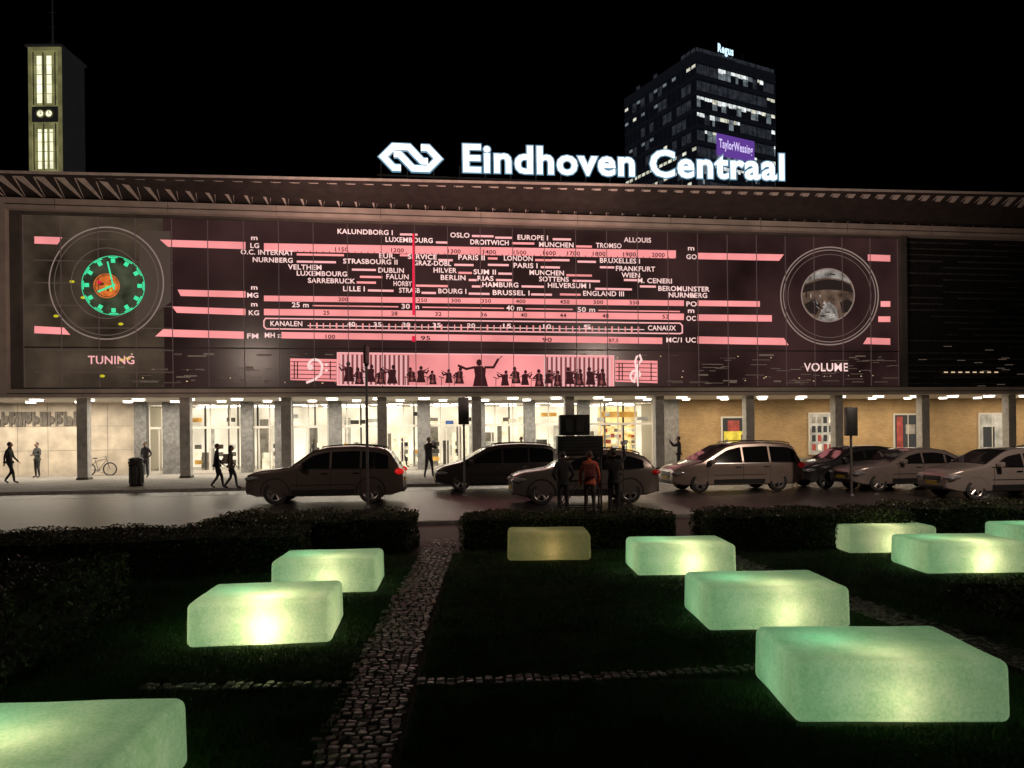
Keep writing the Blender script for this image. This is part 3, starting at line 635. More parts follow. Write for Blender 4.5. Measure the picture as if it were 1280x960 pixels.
# ------------------------------------------------------------------ glowing blocks (x,y,width,depth,rotation,lamp power,lamp distance behind the front face)
blocks=[(2.82,5.42,1.55,1.05,-2,.75,.24),(2.82,8.0,1.55,1.05,1,1.15,.24),(2.55,11.1,1.5,1.0,1,1.7,.22),(.60,12.5,1.40,.95,0,.26,.20),
 (6.52,12.9,1.55,1.0,0,1.3,.24),(6.80,11.0,1.55,1.05,0,1.7,.22),(9.25,12.6,1.5,1.0,0,1.0,.25),(-2.64,7.62,1.45,1.05,6,2.7,.24),(-2.58,10.1,1.42,1.0,4,1.4,.24),(-2.86,3.80,1.55,1.05,3,1.1,.40)]
def blockmat(name,ec,es,tint):
    m=bpy.data.materials.new(name); m.use_nodes=True; nt=m.node_tree; nt.nodes.clear(); N=nt.nodes.new; Lk=nt.links.new
    out=N('ShaderNodeOutputMaterial'); tc=N('ShaderNodeTexCoord')
    n1=N('ShaderNodeTexNoise'); n1.inputs['Scale'].default_value=3.2; n1.inputs['Detail'].default_value=5; n1.inputs['Roughness'].default_value=.65; Lk(tc.outputs['Object'],n1.inputs[0])
    n2=N('ShaderNodeTexNoise'); n2.inputs['Scale'].default_value=45; n2.inputs['Detail'].default_value=4; Lk(tc.outputs['Object'],n2.inputs[0])
    cr=N('ShaderNodeValToRGB'); cr.color_ramp.elements[0].position=.38; cr.color_ramp.elements[1].position=.64
    cr.color_ramp.elements[0].color=(tint[0]*.58,tint[1]*.76,tint[2]*.64,1); cr.color_ramp.elements[1].color=(*tint,1)
    ad=N('ShaderNodeMath'); ad.operation='MULTIPLY_ADD'; ad.inputs[1].default_value=.42; Lk(n2.outputs['Fac'],ad.inputs[0]); 
    sb2=N('ShaderNodeMath'); sb2.operation='MULTIPLY'; sb2.inputs[1].default_value=.60; Lk(n1.outputs['Fac'],sb2.inputs[0]); Lk(sb2.outputs[0],ad.inputs[2])
    Lk(ad.outputs[0],cr.inputs[0])
    bp=N('ShaderNodeBump'); bp.inputs['Strength'].default_value=.5; bp.inputs['Distance'].default_value=.015; Lk(n2.outputs['Fac'],bp.inputs['Height'])
    tr=N('ShaderNodeBsdfTranslucent'); Lk(cr.outputs[0],tr.inputs[0])
    pb=N('ShaderNodeBsdfPrincipled'); pb.inputs['Roughness'].default_value=.30; Lk(cr.outputs[0],pb.inputs['Base Color']); Lk(bp.outputs[0],pb.inputs['Normal'])
    ml=N('ShaderNodeMixRGB'); ml.blend_type='MULTIPLY'; ml.inputs[0].default_value=1; ml.inputs[2].default_value=(*ec,1); Lk(cr.outputs[0],ml.inputs[1])
    em=N('ShaderNodeEmission'); em.inputs[1].default_value=es; Lk(ml.outputs[0],em.inputs[0])
    mx=N('ShaderNodeMixShader'); mx.inputs[0].default_value=.3; Lk(tr.outputs[0],mx.inputs[1]); Lk(pb.outputs[0],mx.inputs[2])
    a2=N('ShaderNodeAddShader'); Lk(mx.outputs[0],a2.inputs[0]); Lk(em.outputs[0],a2.inputs[1]); Lk(a2.outputs[0],out.inputs[0])
    return m
bm_g=blockmat('frosted_green_resin',(.44,.66,.48),.17,(.76,.80,.68)); bm_b=blockmat('frosted_beige_resin',(.46,.42,.26),.10,(.72,.70,.52))
for i,(x,y,wd,dp,rot,pw,lo_) in enumerate(blocks):
    kind=(i==3)
    e=empty('glowing_block_seat',(x,y+dp/2,0),R(rot))
    bm=bmesh.new(); bmesh.ops.create_cube(bm,size=1)
    for v in bm.verts: v.co=Vector((v.co.x*wd*(1.0 if v.co.z<0 else .985),v.co.y*dp,(v.co.z+.5)*.455+.015))
    bmesh.ops.bevel(bm,geom=bm.edges[:],offset=.066,segments=5,affect='EDGES',profile=.5)
    bmesh.ops.subdivide_edges(bm,edges=[ed for ed in bm.edges if ed.calc_length()>.2],cuts=6,use_grid_fill=True)
    for v in bm.verts:
        c=v.co; v.co+=Vector((math.sin(c.y*9+i)*.002,math.sin(c.x*8+i*2)*.002,math.sin(c.x*7+c.y*6+i)*.002))
    me=bpy.data.meshes.new('block'); bm.to_mesh(me); bm.free(); me.shade_smooth(); me.materials.append(bm_b if kind else bm_g)
    o=bpy.data.objects.new('resin_shell',me); scene.collection.objects.link(o); o.parent=e
    L=bpy.data.lights.new('block_lamp','POINT'); L.energy=5.0*pw; L.color=(1,.84,.48) if not kind else (1,.62,.28); L.shadow_soft_size=.10
    p=bpy.data.objects.new('lamp_bulb',L); scene.collection.objects.link(p); p.parent=e; p.location=(random.uniform(-.05,.14),-dp/2+lo_,.20)
    L=bpy.data.lights.new('block_lamp','POINT'); L.energy=2.6 if not kind else .8; L.color=(.25,1,.58) if not kind else (1,.80,.48); L.shadow_soft_size=.12
    p=bpy.data.objects.new('lamp_bulb_green',L); scene.collection.objects.link(p); p.parent=e; p.location=(-.32,.08,.20)

# ------------------------------------------------------------------ hedges
def fastmesh(name,V,k,mat):
    n=len(V)//k; me=bpy.data.meshes.new(name); me.vertices.add(len(V)); me.vertices.foreach_set('co',V.astype(np.float32).ravel())
    me.loops.add(n*k); me.loops.foreach_set('vertex_index',np.arange(n*k,dtype=np.int32)); me.polygons.add(n)
    me.polygons.foreach_set('loop_start',np.arange(0,n*k,k,dtype=np.int32)); me.polygons.foreach_set('loop_total',np.full(n,k,dtype=np.int32))
    me.update(calc_edges=True); me.validate(); me.materials.append(mat); o=bpy.data.objects.new(name,me); scene.collection.objects.link(o); return o
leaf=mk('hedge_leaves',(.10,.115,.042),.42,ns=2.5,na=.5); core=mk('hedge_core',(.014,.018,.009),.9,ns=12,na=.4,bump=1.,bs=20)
def hedge(x0,x1,y0,y1,h,rot=0,dens=700,ls=.022):
    cx,cy=(x0+x1)/2,(y0+y1)/2; e=empty('box_hedge',(cx,cy,0),R(rot)); a,c=(x1-x0)/2,(y1-y0)/2
    bm=bmesh.new(); bmesh.ops.create_cube(bm,size=1); 
    for v in bm.verts: v.co=Vector((v.co.x*2*(a-.05),v.co.y*2*(c-.05),(v.co.z+.5)*(h-.05)))
    bmesh.ops.subdivide_edges(bm,edges=bm.edges[:],cuts=12,use_grid_fill=True)
    for v in bm.verts: v.co+=Vector((random.uniform(-1,1),random.uniform(-1,1),random.uniform(-1,1)))*.03
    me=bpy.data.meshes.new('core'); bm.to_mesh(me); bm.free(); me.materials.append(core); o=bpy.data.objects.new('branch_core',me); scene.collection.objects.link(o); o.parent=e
    area=[2*a*2*c,2*a*h,2*a*h,2*c*h,2*c*h]; n=int(sum(area)*dens); pr=np.array(area)/sum(area)
    f=np.random.choice(5,n,p=pr); r1=np.random.uniform(-1,1,n); r2=np.random.uniform(-1,1,n); P=np.zeros((n,3)); dpt=np.abs(np.random.normal(0,.035,n))-.02
    t=f==0; P[t]=np.c_[r1[t]*a,r2[t]*c,h-dpt[t]]
    for k,(sx,sy) in {1:(0,-1),2:(0,1),3:(-1,0),4:(1,0)}.items():
        t=f==k
        if sx==0: P[t]=np.c_[r1[t]*a,sy*(c-dpt[t]),(r2[t]+1)/2*h]
        else: P[t]=np.c_[sx*(a-dpt[t]),r1[t]*c,(r2[t]+1)/2*h]
    P+=.03*np.sin(P[:,[1,2,0]]*5.+1.3)+.02*np.sin(P[:,[2,0,1]]*11.)
    A=np.random.normal(size=(n,3)); A/=np.linalg.norm(A,axis=1)[:,None]; B=np.cross(A,np.random.normal(size=(n,3))); B/=np.linalg.norm(B,axis=1)[:,None]
    l=ls*np.random.uniform(.6,1.4,n)[:,None]
    V=np.stack([P+A*l,P+B*l*.55,P-A*l,P-B*l*.55],1).reshape(-1,3)
    V[:,2]=np.maximum(V[:,2],.0)
    o=fastmesh('leaves',V,4,leaf); o.parent=e
hedge(-.95,3.0,13.7,14.9,.62,dens=1000); hedge(3.45,7.15,13.35,14.6,.66,dens=1000); hedge(7.5,12.5,14.3,15.6,.66)
hedge(-5.6,-1.85,13.4,14.9,.66); hedge(-9.5,-3.4,11.2,13.0,.62,rot=10,dens=600); hedge(-10.,-4.5,6.0,8.8,.74,rot=4,dens=500,ls=.024)
hedge(5.5,9.6,8.1,9.6,.17,rot=-3,dens=700)

# ------------------------------------------------------------------ grass blades
grass=mk('grass_blades',(.06,.145,.026),.55,ns=1.5,na=.45)
n=300000
inv=np.random.uniform(1/14.,1/4.2,n*2); D=1/inv; X=np.random.uniform(-.75,.75,n*2)*D
pc=-.98-.04*(D-3.6)
ok=(np.abs(X-pc)>.28)&(D<13.7)&~((np.abs(D-6.5)<.07)&(X>-3.2)&(X<2.2))
p2=3.15+(15.2-D)*.165; ok&=(np.abs(X-p2)>.24)
for (x,y,wd,dp,rot,pw,lo_) in blocks: ok&=~((np.abs(X-x)<wd/2)&(D>y)&(D<y+dp))
X=X[ok][:n]; D=D[ok][:n]; n=len(X); hg=np.random.uniform(.02,.055,n)*(1+.3*np.sin(X*3)*np.sin(D*2.3)); an=np.random.uniform(0,6.28,n); wd_b=.0035*np.maximum(1,D/7)
dx=np.cos(an)*wd_b; dy=np.sin(an)*wd_b; ln=np.random.normal(0,.018,(n,2))
V=np.stack([np.c_[X-dx,D-dy,np.zeros(n)],np.c_[X+dx,D+dy,np.zeros(n)],np.c_[X+ln[:,0],D+ln[:,1],hg]],1).reshape(-1,3)
fastmesh('grass',V,3,grass)

# ------------------------------------------------------------------ CARS
tyre=mk('tyre_rubber',(.015,.015,.015),.8,ns=20,na=.3); rim=mk('alloy_rim',(.35,.33,.32),.3,.8); cglass=mk('car_glass',(.008,.008,.009),.04,spec=.8); blackp=mk('black_plastic',(.012,.012,.012),.5,ns=10,na=.2)
chrome=mk('chrome_trim',(.5,.5,.5),.18,1.); hl=mk('headlight_lens',(.28,.28,.30),.08,.4); tlm=mk('tail_light',(.35,.01,.01),.2,em=(.5,.01,.008),es=.12); tlb=mk('tail_light_lit',(.5,.02,.02),.2,em=(1,.02,.015),es=.45)
plate=mk('number_plate',(.6,.42,.03),.5,ns=30,na=.1)
PROF={
'suv':dict(L=4.85,Hh=1.78,Wd=1.92,zb=1.08,r=.37,wx=(.93,3.85),pts=[(0,.68),(.04,.92),(.35,1.03),(.9,1.09),(1.38,1.15),(2.05,1.64),(2.5,1.75),(3.3,1.78),(4.05,1.73),(4.4,1.62),(4.72,1.12),(4.83,.95),(4.85,.6)],pil=(1.62,2.62,3.55,4.42),ws=(1.42,2.2),rw=(4.42,4.70)),
'cross':dict(L=4.45,Hh=1.62,Wd=1.84,zb=1.02,r=.34,wx=(.85,3.5),pts=[(0,.64),(.04,.84),(.3,.95),(.85,1.02),(1.2,1.08),(1.95,1.51),(2.4,1.6),(3.0,1.61),(3.6,1.54),(4.0,1.40),(4.33,1.02),(4.43,.85),(4.45,.55)],pil=(1.45,2.42,3.3,3.98),ws=(1.25,2.1),rw=(4.0,4.30)),
'mpv':dict(L=4.85,Hh=1.72,Wd=1.9,zb=1.0,r=.34,wx=(.92,3.8),pts=[(0,.62),(.04,.78),(.3,.92),(.75,1.02),(1.0,1.08),(1.95,1.6),(2.4,1.7),(3.3,1.73),(4.2,1.68),(4.5,1.6),(4.72,1.05),(4.82,.85),(4.85,.55)],pil=(1.22,2.5,3.5,4.48),ws=(1.05,2.1),rw=(4.52,4.70)),
'sedan':dict(L=4.6,Hh=1.46,Wd=1.8,zb=.95,r=.32,wx=(.85,3.6),pts=[(0,.58),(.04,.74),(.3,.84),(.9,.93),(1.3,.98),(2.0,1.36),(2.4,1.45),(3.0,1.46),(3.45,1.38),(4.0,1.10),(4.45,1.04),(4.57,.9),(4.6,.55)],pil=(1.6,2.5,3.35,3.8),ws=(1.36,2.15),rw=(3.45,3.97)),
'hatch':dict(L=4.2,Hh=1.52,Wd=1.76,zb=.97,r=.32,wx=(.82,3.35),pts=[(0,.6),(.04,.78),(.3,.88),(.8,.97),(1.1,1.02),(1.85,1.43),(2.3,1.51),(3.0,1.52),(3.6,1.44),(3.85,1.34),(4.08,1.0),(4.18,.85),(4.2,.55)],pil=(1.4,2.35,3.2,3.85),ws=(1.15,2.0),rw=(3.87,4.07)),
}
def make_car(kind,pos,yaw,col,brake=False,rails=False,metal=.4):
    P=PROF[kind]; L=P['L']; hw=P['Wd']/2; zb=P['zb']; e=empty('parked_car',(pos[0],pos[1],.004),yaw)
    paintm=mk('car_paint',col,.28,metal,ns=1.5,na=.05); paintm.node_tree.nodes['Principled BSDF'].inputs['Coat Weight'].default_value=.6
    px=[p[0] for p in P['pts']]; pz=[p[1] for p in P['pts']]
    def T(x):
        return sum(np.interp(x+d,px,pz)*w_ for d,w_ in((-.08,.25),(0,.5),(.08,.25))) if .15<x<L-.12 else np.interp(x,px,pz)
    def plan(x):
        t=abs(x-L/2)/(L/2); return 1-.20*t**7-.03*t**2
    def Y(x,z):
        q=hw*plan(x)*(1-.05*((z-.72)/.5)**2 if z<.72 else 1-.05*((z-.72)/.5)**2*.6)
        if z>zb: q=hw*plan(x)*(1-.05*((zb-.72)/.5)**2*.6)-(z-zb)*.34
        return q
    B0=.24
    def Bt(x): return B0+.10*max(0,1-x/.35)+.12*max(0,1-(L-x)/.4)
    xs=sorted(set([0,.02,.05,.1,.18]+list(np.linspace(.25,L-.2,46))+[L-.12,L-.06,L-.02,L]))
    rings=[]
    for x in xs:
        t=T(x); bo=Bt(x); r=.10 if t>zb+.05 else .07; half=[(0,bo),(Y(x,bo)*.9,bo)]
        for k in range(10):
            z=bo+.04+(t-r-bo-.04)*k/9; half.append((Y(x,z),z))
        yr=Y(x,t-r)
        for a_ in(25,50,75): half.append((yr-r*1.3*(1-math.cos(R(a_))),t-r+r*math.sin(R(a_))))
        half.append((yr*.5,t+.012)); half.append((0,t+.02))
        full=[(x-L/2,-y,z) for y,z in half]+[(x-L/2,y,z) for y,z in half[-2:0:-1]]
        rings.append(full)
    n=len(rings[0]); vs=[p for r_ in rings for p in r_]; fs=[]
    for i in range(len(rings)-1):
        for j in range(n): fs.append((i*n+j,(i+1)*n+j,(i+1)*n+(j+1)%n,i*n+(j+1)%n))
    fs.append(tuple(range(n))); fs.append(tuple((len(rings)-1)*n+j for j in range(n-1,-1,-1)))
    m=MB(); m.add(vs,fs,paintm); body=m.obj('body',e)
    bm=bmesh.new(); bm.from_mesh(body.data); bmesh.ops.recalc_face_normals(bm,faces=bm.faces); bm.to_mesh(body.data); bm.free()
    cut=MB()
    for wx in P['wx']:
        for sd in(-1,1): cut.cyl((wx-L/2,sd*(hw+.2),P['r']),(wx-L/2,sd*(hw-.30),P['r']),P['r']+.065,P['r']+.065,blackp,32)
    co=cut.obj('cut',None); 
    bm=bmesh.new(); bm.from_mesh(co.data); bmesh.ops.recalc_face_normals(bm,faces=bm.faces); bm.to_mesh(co.data); bm.free()
    md=body.modifiers.new('b','BOOLEAN'); md.object=co; md.operation='DIFFERENCE'; md.solver='EXACT'
    dg=bpy.context.evaluated_depsgraph_get(); me=bpy.data.meshes.new_from_object(body.evaluated_get(dg)); body.modifiers.clear(); body.data=me
    bpy.data.objects.remove(co); me.shade_smooth(); me.set_sharp_from_angle(angle=R(28))
    # trim
    m=MB()
    def side(pts,mat,off=.006):
        for sd in(-1,1): m.add([(x-L/2,sd*(Y(x,z)+off),z) for x,z in pts],[tuple(range(len(pts)))],mat)
    def rib_(pts,wd_,mat,off=.007):
        for (a0,b0),(a1,b1) in zip(pts[:-1],pts[1:]):
            dx,dz=a1-a0,b1-b0; l=math.hypot(dx,dz); nx,nz_=-dz/l*wd_/2,dx/l*wd_/2
            side([(a0+nx,b0+nz_),(a1+nx,b1+nz_),(a1-nx,b1-nz_),(a0-nx,b0-nz_)],mat,off)
    pil=P['pil']
    for a,c in zip(pil[:-1],pil[1:]):
        X_=np.linspace(a+.035,c-.035,12)
        for x_0,x_1 in zip(X_[:-1],X_[1:]):
            t0,t1=T(x_0)-.145,T(x_1)-.145; bz=zb+.02
            if min(t0,t1)<bz+.03: continue
            for q in range(3):
                f0,f1=q/3,(q+1)/3
                side([(x_0,bz+(t0-bz)*f0),(x_1,bz+(t1-bz)*f0),(x_1,bz+(t1-bz)*f1),(x_0,bz+(t0-bz)*f1)],cglass)
    rib_([(x,zb+.005) for x in np.linspace(pil[0]-.1,pil[-1]+.05,14)],.022,chrome if metal>.3 else blackp,.009)
    for x in(pil[0]-.02,pil[1],pil[2]):
        rib_([(x,z) for z in np.linspace(.36,zb,6)],.014,blackp,.003)
    rib_([(x,.37) for x in np.linspace(P['wx'][0]+.5,P['wx'][1]-.5,10)],.16,blackp,.006)
    rib_([(x,.60) for x in np.linspace(P['wx'][0]+.5,P['wx'][1]-.45,10)],.02,blackp if metal>.3 else chrome,.008)
    for x in(pil[1]-.28,pil[2]-.25): rib_([(x,zb-.13),(x+.2,zb-.13)],.03,chrome,.022)
    def scr(x0,x1,mat):
        X_=np.linspace(x0,x1,9); 
        for a,c in zip(X_[:-1],X_[1:]):
            ya,yc=Y(a,T(a)-.1)-.09,Y(c,T(c)-.1)-.09; K=6
            for k in range(K):
                f0=-1+2*k/K; f1=-1+2*(k+1)/K
                m.add([(a-L/2,ya*f0,T(a)+.024-.010*abs(f0)),(c-L/2,yc*f0,T(c)+.024-.010*abs(f0)),(c-L/2,yc*f1,T(c)+.024-.010*abs(f1)),(a-L/2,ya*f1,T(a)+.024-.010*abs(f1))],[(0,1,2,3)],mat)
    scr(*P['ws'],cglass); scr(*P['rw'],cglass)
    zf=np.interp(.04,px,pz)-.12
    for sd in(-1,1):
        yy=sd*hw*.72
        m.sph((.16-L/2,yy,zf),(.20,.20,.085),hl,14,8); m.sph((.30-L/2,sd*(hw*.865),zf+.03),(.26,.07,.065),hl,12,8)
        m.sph((.04-L/2,sd*hw*.68,.42),(.06,.09,.05),hl,10,6)
        rz_=zb-.10 if kind!='sedan' else .82
        m.sph((L/2-.13,sd*hw*.80,rz_),(.16,.13,.10 if kind in('suv','mpv') else .08),tlb if brake else tlm,12,8)
        m.box(pil[0]+.02-L/2,pil[0]+.18-L/2,sd*(hw+.10)-.10,sd*(hw+.10)+.09,zb+.0,zb+.16,paintm,b=.04)
    m.box(-L/2-.012,-L/2+.1,-hw*.45,hw*.45,zf-.13,zf+.05,blackp,b=.015)
    for k in range(3): m.box(-L/2-.018,-L/2+.02,-hw*.42,hw*.42,zf-.10+k*.05,zf-.085+k*.05,chrome)
    m.box(-L/2-.01,-L/2+.15,-hw*.6,hw*.6,.30,.42,blackp,b=.02)
    m.box(-L/2-.026,-L/2+.01,-.26,.26,.45,.56,plate); m.box(L/2-.01,L/2+.016,-.26,.26,.66,.77,plate)
    m.box(L/2-.12,L/2+.02,-hw*.7,hw*.7,.33,.48,blackp,b=.03)
    if rails:
        for sd in(-1,1):
            X_=np.linspace(P['ws'][1]+.15,P['rw'][0]-.15,8)
            for a,c in zip(X_[:-1],X_[1:]): m.cyl((a-L/2,sd*(Y(a,T(a))-.09),T(a)+.05),(c-L/2,sd*(Y(c,T(c))-.09),T(c)+.05),.018,.018,chrome,6)
            for a in(X_[0],X_[-1]): m.cyl((a-L/2,sd*(Y(a,T(a))-.09),T(a)-.03),(a-L/2,sd*(Y(a,T(a))-.09),T(a)+.05),.02,.02,chrome,6)
    for wx in P['wx']:
        for sd in(-1,1):
            for k in range(14):
                a0,a1=R(-8+196*k/14),R(-8+196*(k+1)/14); q=[]
                for a_,rr in((a0,P['r']+.06),(a1,P['r']+.06),(a1,P['r']+.095),(a0,P['r']+.095)):
                    x,z=wx+rr*math.cos(a_),P['r']+rr*math.sin(a_); q.append((x-L/2,sd*(Y(x,z)+.008),z))
                m.add(q,[(0,1,2,3)],blackp if kind in('suv','cross') else paintm)
    m.obj('windows_lights_and_trim',e,30)
    m=MB(); r=P['r']
    for wx in P['wx']:
        for sd in(-1,1):
            c=(wx-L/2,sd*(hw-.13),r); ax=(0,sd,0)
            m.lathe(c,ax,[(-.11,r*.6),(-.11,r*.93),(-.07,r),(.06,r),(.095,r*.94),(.10,r*.68),(.07,r*.66)],tyre,32)
            m.lathe(c,ax,[(.075,r*.68),(.085,r*.64),(.05,r*.60),(.0,r*.58),(-.02,.0)],blackp,32)
            m.lathe(c,ax,[(.078,r*.69),(.092,r*.66),(.078,r*.60),(.05,r*.6)],rim,32)
            for k in range(5):
                a_=2*math.pi*k/5+.3*wx
                for da in(-.13,.13): m.cyl((c[0]+r*.08*math.cos(a_),c[1]+sd*.06,c[2]+r*.08*math.sin(a_)),(c[0]+r*.62*math.cos(a_+da),c[1]+sd*.075,c[2]+r*.62*math.sin(a_+da)),.028,.02,rim,6)
            m.cyl((c[0],c[1]+sd*.04,c[2]),(c[0],c[1]+sd*.085,c[2]),r*.17,r*.14,rim,14)
    m.obj('wheels',e,35)
    return e
YA=ANG
make_car('suv',(-5.90,24.2),YA*.5,(.13,.10,.088),brake=True,rails=True,metal=.5)
make_car('mpv',(-.56,29.0),YA,(.035,.03,.03),rails=True,metal=.3)
make_car('cross',(2.15,23.2),YA*.6,(.17,.145,.13),rails=True,metal=.5)
make_car('mpv',(7.84,27.1),YA,(.32,.255,.22),rails=True,metal=.5)
make_car('hatch',(12.5,28.2),YA,(.02,.02,.022),metal=.2)
make_car('sedan',(13.75,26.6),YA,(.30,.255,.235),metal=.5)
make_car('hatch',(14.9,23.2),YA*.7,(.32,.28,.26),metal=.45)
make_car('sedan',(20.0,29.0),YA,(.18,.155,.145))

# ------------------------------------------------------------------ PEOPLE
skinm=mk('skin',(.38,.22,.15),.55,ns=20,na=.1); shoe=mk('shoe',(.03,.03,.03),.6); eyem=mk('eye',(.02,.015,.01),.2)
def person(loc,yaw,h,top,pants,hair=(.03,.02,.015),pose='stand',legs='stand',bag=None,longhair=False):
    tm=mk('jacket_cloth',top,.85,ns=14,na=.25,bump=.3,bs=30); pm=mk('trouser_cloth',pants,.85,ns=14,na=.25,bump=.3,bs=30); hm=mk('hair',hair,.6,ns=30,na=.3)
    k=h/1.75; J={}
    J['pel']=(0,0,.95); J['sp']=(0,-.01,1.13); J['ch']=(0,-.01,1.31); J['nk']=(0,.0,1.475); J['hd']=(0,.02,1.56)
    for s,n_ in((-1,'l'),(1,'r')):
        J['sh'+n_]=(s*.165,-.01,1.405); J['hp'+n_]=(s*.085,0,.90)
        a=pose; 
        if a=='stand': J['el'+n_]=(s*.245,-.04,1.13); J['wr'+n_]=(s*.255,.06,.89)
        elif a=='pocket': J['el'+n_]=(s*.275,-.09,1.14); J['wr'+n_]=(s*.18,.06,.97)
        elif a=='photo': J['el'+n_]=(s*.24,.24,1.28); J['wr'+n_]=(s*.09,.40,1.50)
        elif a=='high': J['el'+n_]=(s*.30,.14,1.52) if s>0 else (s*.27,.16,1.42); J['wr'+n_]=(s*.26 if s>0 else -.10,.24,1.80 if s>0 else 1.68)
        elif a=='front': J['el'+n_]=(s*.25,.02,1.14); J['wr'+n_]=(s*.08,.23,1.13)
        elif a=='walk': J['el'+n_]=(s*.24,-.08 if s>0 else .05,1.13); J['wr'+n_]=(s*.23,-.10 if s>0 else .22,.90 if s>0 else .95)
        if legs=='stand': J['kn'+n_]=(s*.10,.02,.50); J['an'+n_]=(s*.115,-.03,.09); J['to'+n_]=(s*.14,.14,.035)
        elif legs=='wide': J['kn'+n_]=(s*.15,.03,.50); J['an'+n_]=(s*.21,-.03,.09); J['to'+n_]=(s*.25,.13,.035)
        else:
            if s>0: J['kn'+n_]=(s*.09,.17,.51); J['an'+n_]=(s*.09,.22,.10); J['to'+n_]=(s*.10,.39,.05)
            else: J['kn'+n_]=(s*.09,.03,.49); J['an'+n_]=(s*.09,-.22,.14); J['to'+n_]=(s*.10,-.08,.035)
    Rd=dict(pel=(.155,.115),sp=(.135,.10),ch=(.165,.115),nk=(.058,.058),hd=(.055,.055))
    for n_ in'lr': Rd.update({'sh'+n_:(.072,.072),'el'+n_:(.047,.047),'wr'+n_:(.030,.030),'hp'+n_:(.098,.098),'kn'+n_:(.062,.062),'an'+n_:(.043,.043),'to'+n_:(.036,.03)})
    E=[('pel','sp'),('sp','ch'),('ch','nk'),('nk','hd')]
    for n_ in'lr': E+=[('ch','sh'+n_),('sh'+n_,'el'+n_),('el'+n_,'wr'+n_),('pel','hp'+n_),('hp'+n_,'kn'+n_),('kn'+n_,'an'+n_),('an'+n_,'to'+n_)]
    keys=list(J); me=bpy.data.meshes.new('sk'); me.from_pydata([J[q] for q in keys],[(keys.index(a),keys.index(c)) for a,c in E],[])
    o=bpy.data.objects.new('sk',me); scene.collection.objects.link(o); md=o.modifiers.new('s','SKIN'); md.use_smooth_shade=True
    for i,q in enumerate(keys): me.skin_vertices[0].data[i].radius=Rd[q]; me.skin_vertices[0].data[i].use_root=(q=='pel')
    sd=o.modifiers.new('d','SUBSURF'); sd.levels=2; sd.render_levels=2
    dg=bpy.context.evaluated_depsgraph_get(); ev=o.evaluated_get(dg).to_mesh(); vs=[v.co.copy() for v in ev.vertices]; fs=[tuple(p.vertices) for p in ev.polygons]; cs_=[p.center.copy() for p in ev.polygons]
    bpy.data.objects.remove(o)
    def dist(p,a,c):
        a=Vector(a);c=Vector(c);d=c-a;t=max(0,min(1,(p-a).dot(d)/d.length_squared)); return (p-a-d*t).length
    m=MB(); grp={}
    for f,c in zip(fs,cs_):
        best=min(E,key=lambda q:dist(c,J[q[0]],J[q[1]])-(.04 if q[0] in('sp','ch','pel') else 0)); t=best[1][:2]
        mm=pm if t in('kn','an') or (t=='hp' and c.z<.93) else shoe if t=='to' else skinm if t=='hd' else tm
        if t in('hp','kn') and c.z>.84: mm=tm
        grp.setdefault(mm,[]).append(f)
    for mm,ff in grp.items(): m.add(vs,ff,mm)
    hc=(0,.035,1.645)
    m.sph(hc,(.075,.093,.112),skinm,16,12); m.sph((0,.055,1.59),(.052,.065,.055),skinm,12,8)
    m.sph((0,.135,1.632),(.012,.018,.02),skinm,8,6); m.sph((0,.118,1.588),(.024,.008,.006),mk('lips',(.3,.1,.09),.5),8,4)
    for s in(-1,1): m.sph((s*.03,.117,1.655),(.013,.008,.008),eyem,8,6); m.sph((s*.077,.03,1.64),(.010,.02,.03),skinm,8,6)
    m.sph((0,.010,1.672),(.086,.100,.105),hm,16,10); 
    if longhair: m.sph((0,-.045,1.56),(.08,.055,.16),hm,12,8)
    for n_ in'lr':
        w_=Vector(J['wr'+n_]); el=Vector(J['el'+n_]); d=(w_-el).normalized(); sx=-1 if n_=='l' else 1
        if pose=='pocket': continue
        q=d.to_track_quat('Z','Y').to_matrix().to_4x4(); Mh=Matrix.Translation(w_)@q
        m.sph((0,0,.05),(.038,.016,.055),skinm,10,8,Mh)
        for kf,(fx,l) in enumerate(((-.028,.065),(-.010,.078),(.009,.072),(.026,.055))):
            m.cyl((fx,0,.085),(fx*1.1,.012,.085+l*.55),.0095,.0085,skinm,6,Mh); m.cyl((fx*1.1,.012,.085+l*.55),(fx*1.1,.034,.085+l*.95),.0085,.006,skinm,6,Mh)
        m.cyl((-sx*.03,.005,.03),(-sx*.055,.018,.075),.012,.008,skinm,6,Mh)
        m.cyl((0,0,-.03),(0,0,.012),.043,.040,tm,10,Mh)
    if pose in('photo','high'):
        c=(Vector(J['wrl'])+Vector(J['wrr']))/2 if pose=='photo' else Vector(J['wrr']); ph=mk('phone',(.02,.02,.02),.2,em=(.3,.35,.4),es=.3)
        m.box(c.x-.075,c.x+.075,c.y+.05,c.y+.06,c.z+.06,c.z+.15,ph)
    if bag:
        bmm=mk('bag_cloth',bag,.8,ns=12,na=.2); m.box(-.15,.15,-.27,-.11,1.02,1.42,bmm,b=.05); m.box(-.11,.11,-.31,-.26,1.05,1.25,bmm,b=.02)
        for s in(-1,1): m.cyl((s*.10,-.12,1.40),(s*.11,.10,1.36),.02,.02,bmm,6)
    m.lathe((0,0,.86),(0,0,1),[(0,.165),(.03,.170),(.10,.160)],tm,16); m.torus((0,0,1.47),.066,.016,(0,0,1),tm,14,6)
    o=m.obj('person',None,60); o.location=loc; o.rotation_euler=(0,0,yaw); o.scale=(k,k,k); return o
Zp=.12
person((-22.4,33.5,Zp),R(-80),1.85,(.02,.02,.025),(.02,.02,.025),pose='walk',legs='walk')
person((-24.2,38.3,Zp),R(160),1.80,(.06,.06,.055),(.03,.03,.03),pose='front')
person((-18.25,37.4,Zp),R(170),1.78,(.05,.045,.05),(.03,.03,.04),pose='pocket')
